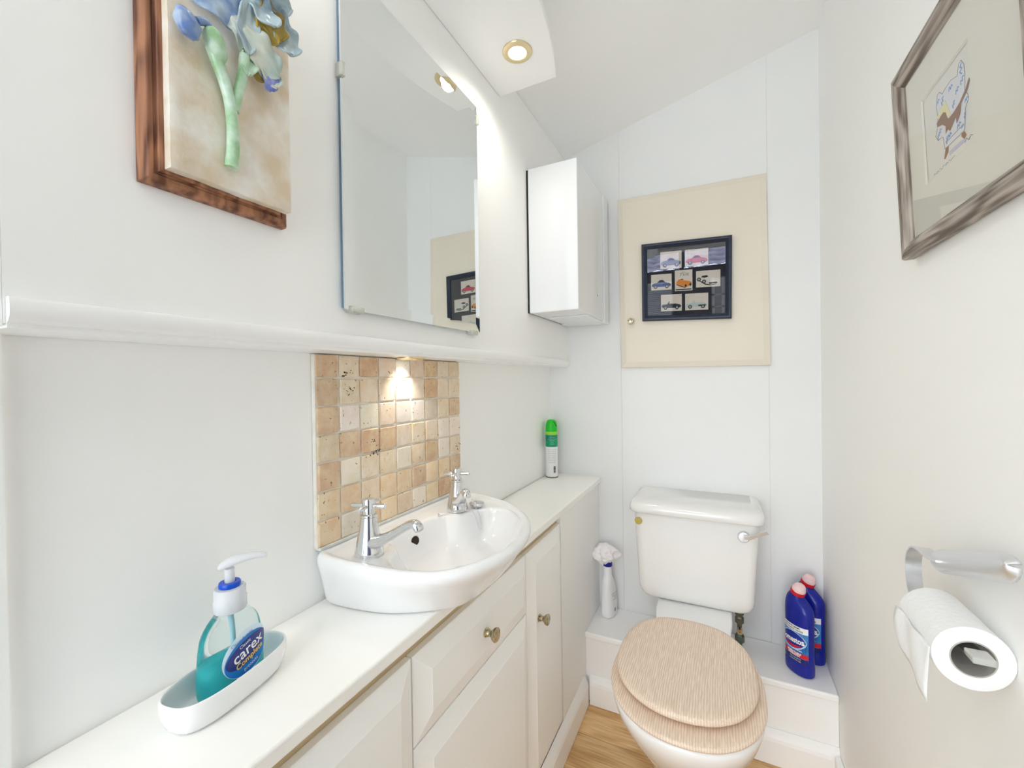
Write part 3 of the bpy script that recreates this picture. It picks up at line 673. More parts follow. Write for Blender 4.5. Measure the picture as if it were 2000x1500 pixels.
cars = [((.175, .456, .056, .31), (118, 128, 152), side, window, 0), ((.50, .792, .057, .30), (214, 60, 76), side, window, 1), ((.048, .325, .384, .619), (42, 72, 140), side, window, 0),
        ((.367, .594, .346, .65), (240, 150, 50), None, None, 0), ((.64, .94, .379, .615), (236, 232, 222), front3, fwin, 0), ((.18, .456, .693, .94), (34, 38, 52), open_, None, 0), ((.50, .792, .697, .939), (196, 216, 208), open_, None, 0)]
ink = M['blacktxt']
for ci, (rc, colr, body, win, fl_) in enumerate(cars):
    s0, s1, t0, t1 = rc
    def cf(x, y, d=0, s0=s0, s1=s1, t0=t0, t1=t1): return inq(s0+(s1-s0)*x, t0+(t1-t0)*y, d)
    pr_ = obj('car_print', poly_on(cf, [(0, 0), (1, 0), (1, 1), (0, 1)], .0052), solid('print_card', (238, 228, 214), .6), cp, smooth=False)
    cm = solid('car_paint_%d' % ci, colr, .5)
    if body is not None:
        sy = lambda P_: [(x, .12+y*.98) for x, y in P_]
        bm = poly_on(cf, sy(body), .0056)
        if win: poly_on(cf, sy(win), .0060, bm, mi=1)
        w_ = ((.22, .80), (.77, .80)) if body is not front3 else ((.33, .66), (.12, .52))
        for wx, wy in w_:
            poly_on(cf, [(wx+.088*math.cos(2*PI*k/20), wy+.115*math.sin(2*PI*k/20)) for k in range(20)], .0060, bm, mi=1)
            poly_on(cf, [(wx+.050*math.cos(2*PI*k/16), wy+.065*math.sin(2*PI*k/16)) for k in range(16)], .0064, bm, mi=2)
        if body is front3: poly_on(cf, [(.52, .74), (.86, .72), (.88, .80), (.56, .83)], .0060, bm, mi=1); poly_on(cf, [(.10, .55), (.40, .80), (.62, .87), (.84, .84), (.84, .87), (.60, .91), (.38, .86), (.10, .60)], .0060, bm, mi=1)
        if body is open_: poly_on(cf, [(.56, .70), (.90, .68), (.90, .75), (.58, .78)], .0060, bm, mi=1)
        obj('car_drawing', bm, [cm, ink, solid('wheel_grey', (176, 178, 184), .5)], pr_, smooth=False)
    else:
        bm = poly_on(cf, [(.08, .58), (.20, .46), (.42, .44), (.52, .50), (.80, .54), (.95, .60), (.97, .72), (.80, .78), (.66, .84), (.40, .76), (.10, .68)], .0056)
        poly_on(cf, [(.24, .46), (.44, .42), (.50, .47)], .0060, bm, mi=1)
        for wx, wy in ((.62, .76), (.88, .72)): poly_on(cf, [(wx+.06*math.cos(2*PI*k/16), wy+.07*math.sin(2*PI*k/16)) for k in range(16)], .0060, bm, mi=1)
        poly_on(cf, [(.10, .68), (.40, .77), (.62, .84), (.60, .87), (.38, .81), (.10, .71)], .0060, bm, mi=1)
        poly_on(cf, [(.05, .91), (.95, .91), (.95, .96), (.05, .96)], .0060, bm, mi=1)
        obj('car_drawing', bm, [cm, ink], pr_, smooth=False)
        wd_ = (inq(s1, t0)-inq(s0, t0)).length; hd_ = (inq(s0, t1)-inq(s0, t0)).length
        tx = lambda cx, cy: (lambda x, y, d: cf(cx+x/wd_, cy-y/hd_, d))
        obj('lettering', merge([text_mesh('TVR', .0150, tx(.5, .235), .0060, shear=.3, sx=1.25), text_mesh('Classic', .0060, tx(.5, .11), .0060)]), solid('green_grey_ink', (120, 140, 122), .5), pr_, smooth=False)
gl = solid('picture_glass', (255, 255, 255), 0.0, trans=1, ior=1.5)
gl2 = solid('anti_glare_glass', (255, 255, 255), 0.0, trans=1, ior=1.16)
obj('picture_glass', loft([[inq(-.004, -.004, .0085), inq(1.004, -.004, .0085), inq(1.004, 1.004, .0085), inq(-.004, 1.004, .0085)], [inq(-.004, -.004, .0100), inq(1.004, -.004, .0100), inq(1.004, 1.004, .0100), inq(-.004, 1.004, .0100)]]), gl, cp, smooth=False)

# ================================================================== dog-on-armchair picture on the right wall (leans out at the top)
b0 = Vector((.2727, .9288, 1.3465)); up_ = Vector((.2598-.2727, 0, .3001)).normalized(); nrm = Vector((-.99908, 0, -.04295))
def rp(s, t, d=0): return b0+Vector((0, -s, 0))+up_*t+nrm*d
FW, FH, fm = .345, .3003, .0275
pic = thing('framed_print', (XR, .76, 1.3465), 'limed grey wood framed drawing of a brown dog asleep on an armchair', 'picture')
def rr(a, d): return [rp(a, a, d), rp(FW-a, a, d), rp(FW-a, FH-a, d), rp(a, FH-a, d)]
pr_f = [(0, -.0165), (0, -.004), (.002, -.0005), (.0075, .0), (.012, -.001), (.0145, -.0005), (.0195, -.0035), (.0215, -.0055), (.0235, -.005), (fm, -.0085), (fm, -.0165)]
for side_, corners in (('frame_stile', ((0, 3), (1, 2))), ('frame_rail', ((0, 1), (3, 2)))):
    for ca, cb_ in corners:
        pr3 = []
        for cidx in (ca, cb_):
            pr3.append([rr(a, d)[cidx] for a, d in pr_f])
        mm_ = M['greywood'] if side_ == 'frame_stile' else M['greywoodh']
        obj(side_, loft([pr3[0], pr3[1]]), mm_, pic, smooth=False)
cardm = solid('cream_mount_card', (246, 243, 232), .6)
IN = (.0767, .2120, .0935, .2205)       # mount opening s0,s1,t0,t1
a_ = fm-.001
bm = bmesh.new()
ro = [(a_, a_), (FW-a_, a_), (FW-a_, FH-a_), (a_, FH-a_)]; s0, s1, t0, t1 = IN; ri = [(s0, t0), (s1, t0), (s1, t1), (s0, t1)]
e_ = .0022; rj = [(s0+e_, t0+e_), (s1-e_, t0+e_), (s1-e_, t1-e_), (s0+e_, t1-e_)]
loft([[rp(x, y, -.0115) for x, y in ro], [rp(x, y, -.0115) for x, y in ri], [rp(x, y, -.0135) for x, y in rj]], False, False, bm=bm)
obj('mount', bm, cardm, pic, smooth=False)
pp = obj('print', poly_on(rp, [(s0-.004, t0-.004), (s1+.004, t0-.004), (s1+.004, t1+.004), (s0-.004, t1+.004)], -.0145, th=.0004), solid('print_paper', (243, 241, 234), .7), pic, smooth=False)
D = -.0139
# outlines of the drawing, in metres from the frame's lower left corner
chair = [(0.121, 0.1712), (0.1187, 0.1861), (0.1229, 0.2014), (0.1297, 0.202), (0.1373, 0.1947), (0.1474, 0.1972), (0.1610, 0.1985), (0.1782, 0.1937), (0.1835, 0.2058), (0.1896, 0.2066), (0.1956, 0.1977), (0.1962, 0.184), (0.1937, 0.1638), (0.1998, 0.1576), (0.2009, 0.151), (0.1923, 0.1439), (0.1879, 0.1183), (0.1354, 0.1194), (0.1323, 0.1376), (0.1168, 0.1413), (0.1113, 0.149), (0.1163, 0.1546)]
dog = [(0.1178, 0.1648), (0.1293, 0.1679), (0.138, 0.1691), (0.1444, 0.1649), (0.1473, 0.1566), (0.151, 0.1534), (0.1655, 0.1542), (0.181, 0.1579), (0.1963, 0.1658), (0.206, 0.1741), (0.2068, 0.1713), (0.198, 0.1612), (0.1842, 0.1547), (0.1803, 0.1434), (0.1707, 0.1362), (0.1695, 0.1457), (0.1639, 0.1424), (0.1527, 0.1362), (0.1454, 0.142), (0.1407, 0.1379), (0.142, 0.1477), (0.1332, 0.1545), (0.1187, 0.1588)]
cush = [(0.1166, 0.1716), (0.144, 0.1822), (0.1567, 0.1566), (0.1473, 0.1566), (0.138, 0.1691), (0.1265, 0.1682)]
bch = poly_on(rp, chair, D, th=.0002)
bm = bmesh.new()
def stroke(pts, w, d, bm, mi=0):
    for (x0_, y0_), (x1_, y1_) in zip(pts[:-1], pts[1:]):
        dx, dy = x1_-x0_, y1_-y0_; L_ = math.hypot(dx, dy) or 1; nx_, ny_ = -dy/L_*w, dx/L_*w
        poly_on(rp, [(x0_+nx_, y0_+ny_), (x1_+nx_, y1_+ny_), (x1_-nx_, y1_-ny_), (x0_-nx_, y0_-ny_)], d, bm, th=.0002, mi=mi)
stroke(chair+[chair[0]], .00022, D+.0003, bm); stroke([(0.1391, 0.1262), (0.1782, 0.1271)], .0003, D+.0003, bm)
for k in range(14):
    x = .098+k*.0045; stroke([(x, .0985+.0012*math.sin(k*2.1)), (x+.003, .0992+.0012*math.sin(k*3.3+1))], .00022, -.0139, bm)
stroke([(.186, .103), (.190, .107), (.195, .102), (.200, .106), (.205, .103)], .00025, -.0139, bm)
obj('pen_lines', bm, solid('pen_ink', (110, 108, 112), .6), pp, smooth=False)
for cx_, cy_, s_, r_ in ((.1235, .192, 1, .3), (.1365, .186, 1.2, 1), (.1600, .190, 1.2, 0), (.1880, .1965, 1.5, 1.4), (.1760, .177, 1.1, .4), (.1890, .182, 1.2, .6), (.1650, .1650, 1.0, .8), (.1960, .1530, .9, .2), (.1905, .136, .9, 1.2), (.1750, .1320, 1.1, .2), (.1500, .1310, 1.2, .1), (.1250, .149, 1.1, .5), (.1180, .1440, .9, 1.3), (.1420, .1290, 1.1, 1.1), (.1830, .1260, .8, 0)):
    c_, s__ = math.cos(r_), math.sin(r_)
    z_ = [(-.0045, -.002), (-.002, .002), (0, -.002), (.002, .002), (.0045, -.001)]
    stroke([(cx_+(x*c_-y*s__)*s_, cy_+(x*s__+y*c_)*s_) for x, y in z_], .00075, D+.0003, bch, 1)
obj('cushion_drawing', poly_on(rp, cush, D+.0004, th=.0002), solid('watercolour_yellow', (244, 236, 184), .7), pp, smooth=False)
obj('dog_drawing', poly_on(rp, dog, D+.0006, th=.0002), solid('watercolour_brown', (150, 108, 82), .7), pp, smooth=False)
poly_on(rp, [(0.137, 0.1195), (0.145, 0.1187), (0.1427, 0.1119), (0.1336, 0.1062), (0.1304, 0.1077)], D, bch, mi=2); poly_on(rp, [(0.1795, 0.1178), (0.1866, 0.1172), (0.1905, 0.1109), (0.1854, 0.108), (0.179, 0.1143)], D, bch, mi=2)
obj('armchair_drawing', bch, [solid('pale_lilac', (238, 239, 247), .7), solid('watercolour_blue', (132, 172, 220), .7), solid('watercolour_tan', (160, 110, 66), .7)], pp, smooth=False)
obj('lilac_wash', poly_on(rp, [(0.144, 0.1113), (0.1797, 0.1097), (0.1901, 0.1074), (0.1886, 0.1046), (0.1459, 0.1058)], D-.0001), solid('watercolour_lilac', (208, 204, 228), .7), pp, smooth=False)
obj('glazing', loft([[rp(x, y, -.0095) for x, y in ro], [rp(x, y, -.0080) for x, y in ro]]), gl2, pic, smooth=False)

# ================================================================== flower relief plaque on the upper left wall
pq = thing('relief_plaque', (XU, .32, 1.38), 'plaster plaque of a blue iris in relief on a distressed brown wooden board', 'plaque')
PY0, PY1, PZ0, PZ1 = .2365, .4065, 1.378, 1.70
def pring(a, x): return [(x, PY0+a, PZ0+a), (x, PY1-a, PZ0+a), (x, PY1-a, PZ1-a), (x, PY0+a, PZ1-a)]
obj('frame_board', loft([pring(0, XU+.0006), pring(0, XU+.010), pring(.0015, XU+.0135), pring(.005, XU+.0165), pring(.0095, XU+.0165), pring(.0105, XU+.0145), pring(.0125, XU+.0145), pring(.0135, XU+.0185), pring(.016, XU+.0195), pring(.02, XU+.0195)]), M['brown'], pq, bevel=.0008, angle=25)
bm = bmesh.new()
TY0, TY1, TZ0, TZ1 = .2545, .399, 1.3945, 1.688
NX, NZ = 26, 50
g = [[None]*(NZ+1) for _ in range(NX+1)]
for i in range(NX+1):
    for j in range(NZ+1):
        y = TY0+(TY1-TY0)*i/NX; z = TZ0+(TZ1-TZ0)*j/NZ
        ed = min(i, NX-i, j, NZ-j); x = XU+.0335-(.0015 if ed == 0 else 0)+.0010*noise.noise(Vector((y*60, z*60, 3)))
        if j == 0: z += .0012*noise.noise(Vector((y*40, 0, 1)))
        g[i][j] = bm.verts.new((x, y, z))
for i in range(NX):
    for j in range(NZ): bm.faces.new((g[i][j], g[i+1][j], g[i+1][j+1], g[i][j+1]))
edge = [g[i][0] for i in range(NX+1)]+[g[NX][j] for j in range(1, NZ+1)]+[g[i][NZ] for i in range(NX-1, -1, -1)]+[g[0][j] for j in range(NZ-1, 0, -1)]
bk = [bm.verts.new((XU+.020, v.co.y, v.co.z)) for v in edge]
for i in range(len(edge)):
    j = (i+1) % len(edge); bm.faces.new((edge[i], edge[j], bk[j], bk[i]))
bm.faces.new(bk)
obj('plaster_tile', bm, M['plaster'], pq, angle=50)
gr = mat('glazed_green', (206, 228, 212), .3, rgb2=(146, 188, 138), noise_scale=45, bump=.3, bump_scale=60)
bl_ = mat('glazed_blue', (186, 204, 220), .3, rgb2=(104, 132, 186), noise_scale=48, bump=.3, bump_scale=60)
bg_ = mat('glazed_blue_grey', (184, 200, 204), .3, rgb2=(120, 142, 156), noise_scale=34, bump=.3, bump_scale=60)
cgm = mat('glazed_cream_grey', (206, 210, 196), .3, rgb2=(168, 186, 180), noise_scale=34, bump=.3, bump_scale=60)
yl = mat('glazed_ochre', (186, 160, 66), .35, rgb2=(120, 104, 54), noise_scale=34, bump=.3, bump_scale=60)
pu = mat('glazed_violet', (96, 106, 190), .3, rgb2=(140, 150, 200), noise_scale=80)
XS = XU+.036
def P3(y, z, x): return Vector((XU+x, y, z+H))
st = catmull([P3(.3145, .262, .040), P3(.3155, .284, .042), P3(.3150, .308, .043), P3(.3120, .335, .044), P3(.3060, .356, .045), P3(.2980, .374, .046), P3(.2930, .388, .047)], 6)
nS = len(st); obj('stem', tube(st, [.0074+.0018*max(0, (i/nS-.8)*4)-.001*math.sin(i/nS*PI) for i in range(nS)], 20), gr, pq)
st2 = catmull([P3(.3160, .330, .044), P3(.3195, .348, .045), P3(.3235, .366, .046), P3(.3260, .384, .048), P3(.3270, .402, .050)], 6)
obj('stem', tube(st2, [.0058]*len(st2), 16), gr, pq)
# swollen calyx below the bud
def blob(c, ax, ra, rb, rc_, mat_, name, rough_=.12, sub_=1, seedv=0):
    ax = Vector(ax).normalized(); q = Vector((0, 0, 1)).rotation_difference(ax); bm = bmesh.new()
    bmesh.ops.create_icosphere(bm, subdivisions=3, radius=1)
    for v in bm.verts:
        n_ = noise.noise(v.co*2.2+Vector((seedv, 0, 0))); v.co *= 1+rough_*n_
        v.co = Vector(c)+q @ Vector((v.co.x*ra, v.co.y*rb, v.co.z*rc_))
    return obj(name, bm, mat_, pq, angle=180)
blob(P3(.2935, .392, .049), (0, -.35, 1), .0105, .0110, .0185, gr, 'calyx', seedv=2)
obj('bud_stalk', tube(catmull([P3(.2900, .404, .049), P3(.2830, .409, .050), P3(.2740, .404, .050)], 6), [.0042]*13, 12), bl_, pq)
blob(P3(.2645, .394, .050), (0, -.5, .8), .0095, .0115, .0155, bl_, 'bud', .25, seedv=5)
def petal(c, u, v, n_, mat_, wave=.004, fr=3, ph=0, curl=.006, name='petal', taper=.35, N=18):
    """ruffled leaf-shaped sheet; c centre, u half-length vector, v half-width vector, n_ normal"""
    c, u, v, n_ = Vector(c), Vector(u), Vector(v), Vector(n_).normalized(); bm = bmesh.new(); G = []
    for i in range(N+1):
        a = -1+2*i/N; row = []
        wd_ = math.sqrt(max(0, 1-abs(a)**2.6))*(1-taper*(a < 0)*abs(a)) + .05
        for j in range(N+1):
            b = -1+2*j/N
            ed = abs(b)**2
            h = wave*ed*math.sin(fr*PI*a+ph+b*1.3)+curl*(a*a)+curl*.6*b*b+.0012*noise.noise(Vector((a*3+ph, b*3, 2)))
            row.append(bm.verts.new(c+u*a*(1+.06*ed*math.sin(5*b+ph))+v*b*wd_+n_*h))
        G.append(row)
    for i in range(N):
        for j in range(N): bm.faces.new((G[i][j], G[i+1][j], G[i+1][j+1], G[i][j+1]))
    o = obj(name, bm, mat_, pq, angle=180)
    s = o.modifiers.new('thick', 'SOLIDIFY'); s.thickness = .0026; s.offset = 0
    sb_ = o.modifiers.new('sub', 'SUBSURF'); sb_.levels = 1; sb_.render_levels = 1
    return o
petal(P3(.310, .452, .052), (0.004, .036, .012), (.003, -.008, .024), (1, 0, -.1), bl_, .006, 2.2, .4, -.004)
petal(P3(.337, .418, .060), (.006, .027, -.022), (.006, .010, .015), (1, -.2, .1), cgm, .005, 2.5, 1.0, -.006)
petal(P3(.327, .432, .056), (.004, -.002, .030), (.002, .012, .002), (1, 0, 0), bg_, .003, 2, .2, .004)
petal(P3(.336, .462, .066), (.01, .010, -.024), (.004, .011, .006), (1, 0, 0), bg_, .004, 2, 2.0, .004)
petal(P3(.351, .456, .064), (0, .012, -.018), (.004, .012, .010), (1, .2, 0), yl, .003, 2, .8, .004)
petal(P3(.345, .440, .062), (0, .014, -.008), (.003, .004, .008), (1, .2, 0), yl, .002, 2, 1.8, .003)
petal(P3(.370, .452, .063), (.003, .006, -.027), (.004, .016, .004), (1, -.2, 0), bg_, .005, 2.4, 1.4, .005)
petal(P3(.352, .408, .054), (0, .012, -.026), (.003, .012, .006), (1, 0, 0), cgm, .003, 2, .5, .003)
petal(P3(.357, .390, .056), (0, .003, -.013), (.002, .009, .002), (1, 0, 0), pu, .002, 2, .9, -.003)
petal(P3(.352, .480, .066), (0, .024, .006), (.003, -.004, .012), (1, 0, 0), bg_, .004, 2, 2.6, .004)
petal(P3(.320, .492, .060), (0, .026, .010), (.003, -.010, .022), (1, 0, 0), bl_, .005, 2, 3.1, -.004)
petal(P3(.331, .395, .050), (0, .004, .018), (.002, .010, -.002), (1, 0, 0), gr, .003, 2, 1.1, .003, name='sepal')
petal(P3(.340, .398, .048), (0, .016, -.010), (.002, .006, .010), (1, 0, 0), yl, .002, 2, 1.6, .002, name='sepal')

# ================================================================== boxed ledge behind the toilet
ZL = .2496
lg = thing('boxed_ledge', (-.07, 1.57, 0), 'low white boxed-in ledge across the back wall behind the toilet', 'ledge')
xa, xb = -.4505, XR-.0008
obj('top_board', B(xa+.0025, xb, 1.4715, YB-.0008, ZL-.021, ZL), M['gloss'], lg, smooth=False, bevel=.006, seg=4)
obj('front_panel', B(xa+.004, xb, 1.482, YB-.001, .001, ZL-.0212), M['gloss'], lg, smooth=False)
pr = [(1.4815, .001), (1.4600, .001), (1.4600, .070), (1.4625, .080), (1.4690, .090), (1.4780, .0985), (1.4815, .0985)]
bm = prism(pr, lambda p_, k: ((-.4300, XR-.0006)[k], p_[0], p_[1])); struct('baseboard_back', bm, M['gloss'], smooth=False, bevel=.001)
bm = B(XR-.016, XR-.0006, YF+.003, 1.4585, .001, .088); struct('baseboard_right', bm, M['gloss'], smooth=False, bevel=.004)

# ================================================================== toilet
TX = -.087
wc = thing('toilet', (TX, 1.25, 0), 'white close-coupled toilet with pale wooden seat below the cistern', 'toilet')
def egg(cx, cy, w, af, ab, n=64, pf=2.15, pb_=2.5):
    out = []
    for i in range(n):
        a = 2*PI*i/n; c, s = math.cos(a), math.sin(a)
        pw = pf if s < 0 else pb_; r_ = (abs(c)**pw+abs(s)**pw)**(-1/pw)
        out.append((cx+w*c*r_, cy+(ab if s > 0 else af)*s*r_))
    return out
# pan: rim down to a waisted foot
rings = []
for w_, af, ab, cy_, z in ((.095, .120, .17, 1.262, .0015), (.099, .128, .175, 1.26, .004), (.098, .127, .172, 1.26, .030), (.093, .118, .165, 1.245, .090), (.098, .122, .165, 1.220, .150), (.116, .134, .178, 1.190, .205), (.141, .158, .198, 1.157, .270), (.160, .182, .222, 1.137, .325), (.169, .196, .234, 1.128, .360), (.1725, .2005, .238, 1.126, .382), (.171, .199, .237, 1.126, .3915), (.165, .192, .232, 1.127, .3952), (.125, .145, .18, 1.135, .3950), (.118, .138, .17, 1.135, .380), (.09, .10, .13, 1.15, .30), (.04, .045, .06, 1.16, .235)):
    rings.append(z3(egg(TX, cy_, w_, af, ab), z))
obj('pan', loft(rings), M['ceramic'], wc, sub=1)
# rear deck carrying the cistern
bm = loft([[(TX-.085, 1.34, .372), (TX+.095, 1.34, .372), (TX+.110, 1.50, .372), (TX+.110, 1.655, .372), (TX-.110, 1.655, .372), (TX-.110, 1.50, .372)][::-1],
           [(TX-.098, 1.33, .400), (TX+.104, 1.33, .400), (TX+.112, 1.44, .410), (TX+.112, 1.655, .410), (TX-.112, 1.655, .410), (TX-.112, 1.44, .410)][::-1]])
box(bm, TX-.075, TX+.075, 1.40, 1.4695, .10, .374)
obj('pan_deck', bm, M['ceramic'], wc, bevel=.006, seg=3)
def board(cx, cy, w_, af, ab, z0, z1, ed=.006, tilt=0, y_hinge=1.37, slant=0):
    prof_ = [(ed, z0), (ed*.25, z0+(z1-z0)*.12), (0, z0+(z1-z0)*.4), (ed*.15, z0+(z1-z0)*.75), (ed*.9, z1-.0008), (ed*3.2, z1)]
    rg = []
    for ins, z in prof_:
        rg.append([(x, y, z+slant*(y_hinge-y)) for x, y in egg(cx, cy, w_-ins, af-ins, ab-ins, 96)])
    return loft(rg)
obj('seat', board(TX, 1.125, .1755, .203, .238, .3965, .4090, .005), M['oak'], wc, angle=60, label='pale limed oak seat')
obj('seat_lid', board(TX-.003, 1.150, .1635, .186, .222, .4125, .4300, .006, slant=.012), M['oak'], wc, angle=60, label='pale limed oak seat lid')
for dx in (-.07, .07): obj('hinge', lathe([(.0001, 0), (.010, 0), (.010, .012), (.0001, .012)], (TX+dx, 1.378, .4005), (0, 0, 1), 20), M['satin'], wc)
# cistern
CX = -.0865
def cis_ring(hw, y0, z, r_=.03, n=8, y1=YB-.0015):
    pts = []
    for (sx, yy, a0) in ((1, y1, 0), (-1, y1, 90), (-1, y0, 180), (1, y0, 270)):
        rc_ = r_ if yy == y0 else .006
        cxx = CX+sx*(hw-rc_); cyy = yy+(rc_ if yy == y0 else -rc_)
        for k in range(n+1):
            a = math.radians(a0+90*k/n); pts.append((cxx+rc_*math.cos(a), cyy+rc_*math.sin(a), z))
    return pts
rg = []
for hw, y0, z, r_ in ((.125, 1.525, .4105, .03), (.145, 1.508, .4112, .03), (.158, 1.500, .4150, .03), (.1685, 1.4955, .4240, .03), (.1745, 1.4925, .4380, .03), (.1765, 1.4915, .455, .03), (.1800, 1.4905, .53, .03), (.1850, 1.490, .62, .03), (.1885, 1.490, .694, .03), (.1888, 1.490, .700, .03)):
    rg.append(cis_ring(hw, y0, z, r_))
cs = obj('cistern', loft(rg), M['cistern'], wc, angle=60)
rg = []
for hw, y0, z, r_ in ((.192, 1.4855, .7015, .032), (.2000, 1.4725, .7025, .038), (.2030, 1.4695, .7055, .040), (.2033, 1.4692, .717, .040), (.2022, 1.4705, .7250, .040), (.1985, 1.4755, .7330, .040), (.1930, 1.4830, .7385, .042), (.1860, 1.4920, .7420, .044), (.1790, 1.5020, .7435, .044), (.172, 1.515, .7440, .044)):
    rg.append(cis_ring(hw, y0, z, r_))
obj('cistern_lid', loft(rg), M['cistern'], wc, angle=60)
obj('plug_button', lathe([(.0001, 0), (.0120, 0), (.0122, .002), (.0108, .0035), (.0001, .0040)], (-.2580, 1.4895, .6705), (0, -1, 0), 32), solid('dull_gold', (186, 168, 92), .35, metal=.6), wc, label='dull gold round cover in the cistern corner')
bm = lathe([(.0001, 0), (.0165, 0), (.0170, .010), (.0150, .014), (.0001, .0145)], (.0585, 1.4895, .6640), (0, -1, 0), 32)
box(bm, .0570, .0600, 1.4735, 1.4755, .650, .678)
tube(catmull([(.060, 1.470, .6660), (.074, 1.466, .6690), (.088, 1.462, .6780), (.103, 1.458, .6880), (.120, 1.452, .6960)], 5), 0, bm=bm, flat=(.0028, .0062, (0, 1, .2)))
obj('flush_lever', bm, solid('brushed_chrome', (232, 234, 238), .42, metal=1), wc, bevel=.001, label='chrome flush lever')
# supply pipe at the toilet's right
t = thing('supply_pipe', (.048, 1.60, ZL), 'tarnished green and brass water pipe rising beside the toilet to the cistern', 'pipe')
obj('pipe', tube([(.048, 1.60, ZL+.0005), (.048, 1.60, .4102)], .0072, 16), M['copper'], t)
obj('compression_nut', lathe([(.0001, 0), (.0135, 0), (.0135, .018), (.0105, .024), (.0135, .028), (.0135, .046), (.0001, .046)], (.048, 1.60, .335), (0, 0, 1), 6), M['copper'], t, smooth=False, bevel=.001)
obj('compression_nut', lathe([(.0001, 0), (.0145, 0), (.0145, .020), (.0100, .028), (.0001, .028)], (.048, 1.60, .272), (0, 0, 1), 6), M['copper'], t, smooth=False, bevel=.001)
obj('isolation_valve', lathe([(.0001, 0), (.0085, 0), (.0085, .020), (.0001, .020)], (.048, 1.590, .318), (0, -1, 0), 16), M['brass'], t)

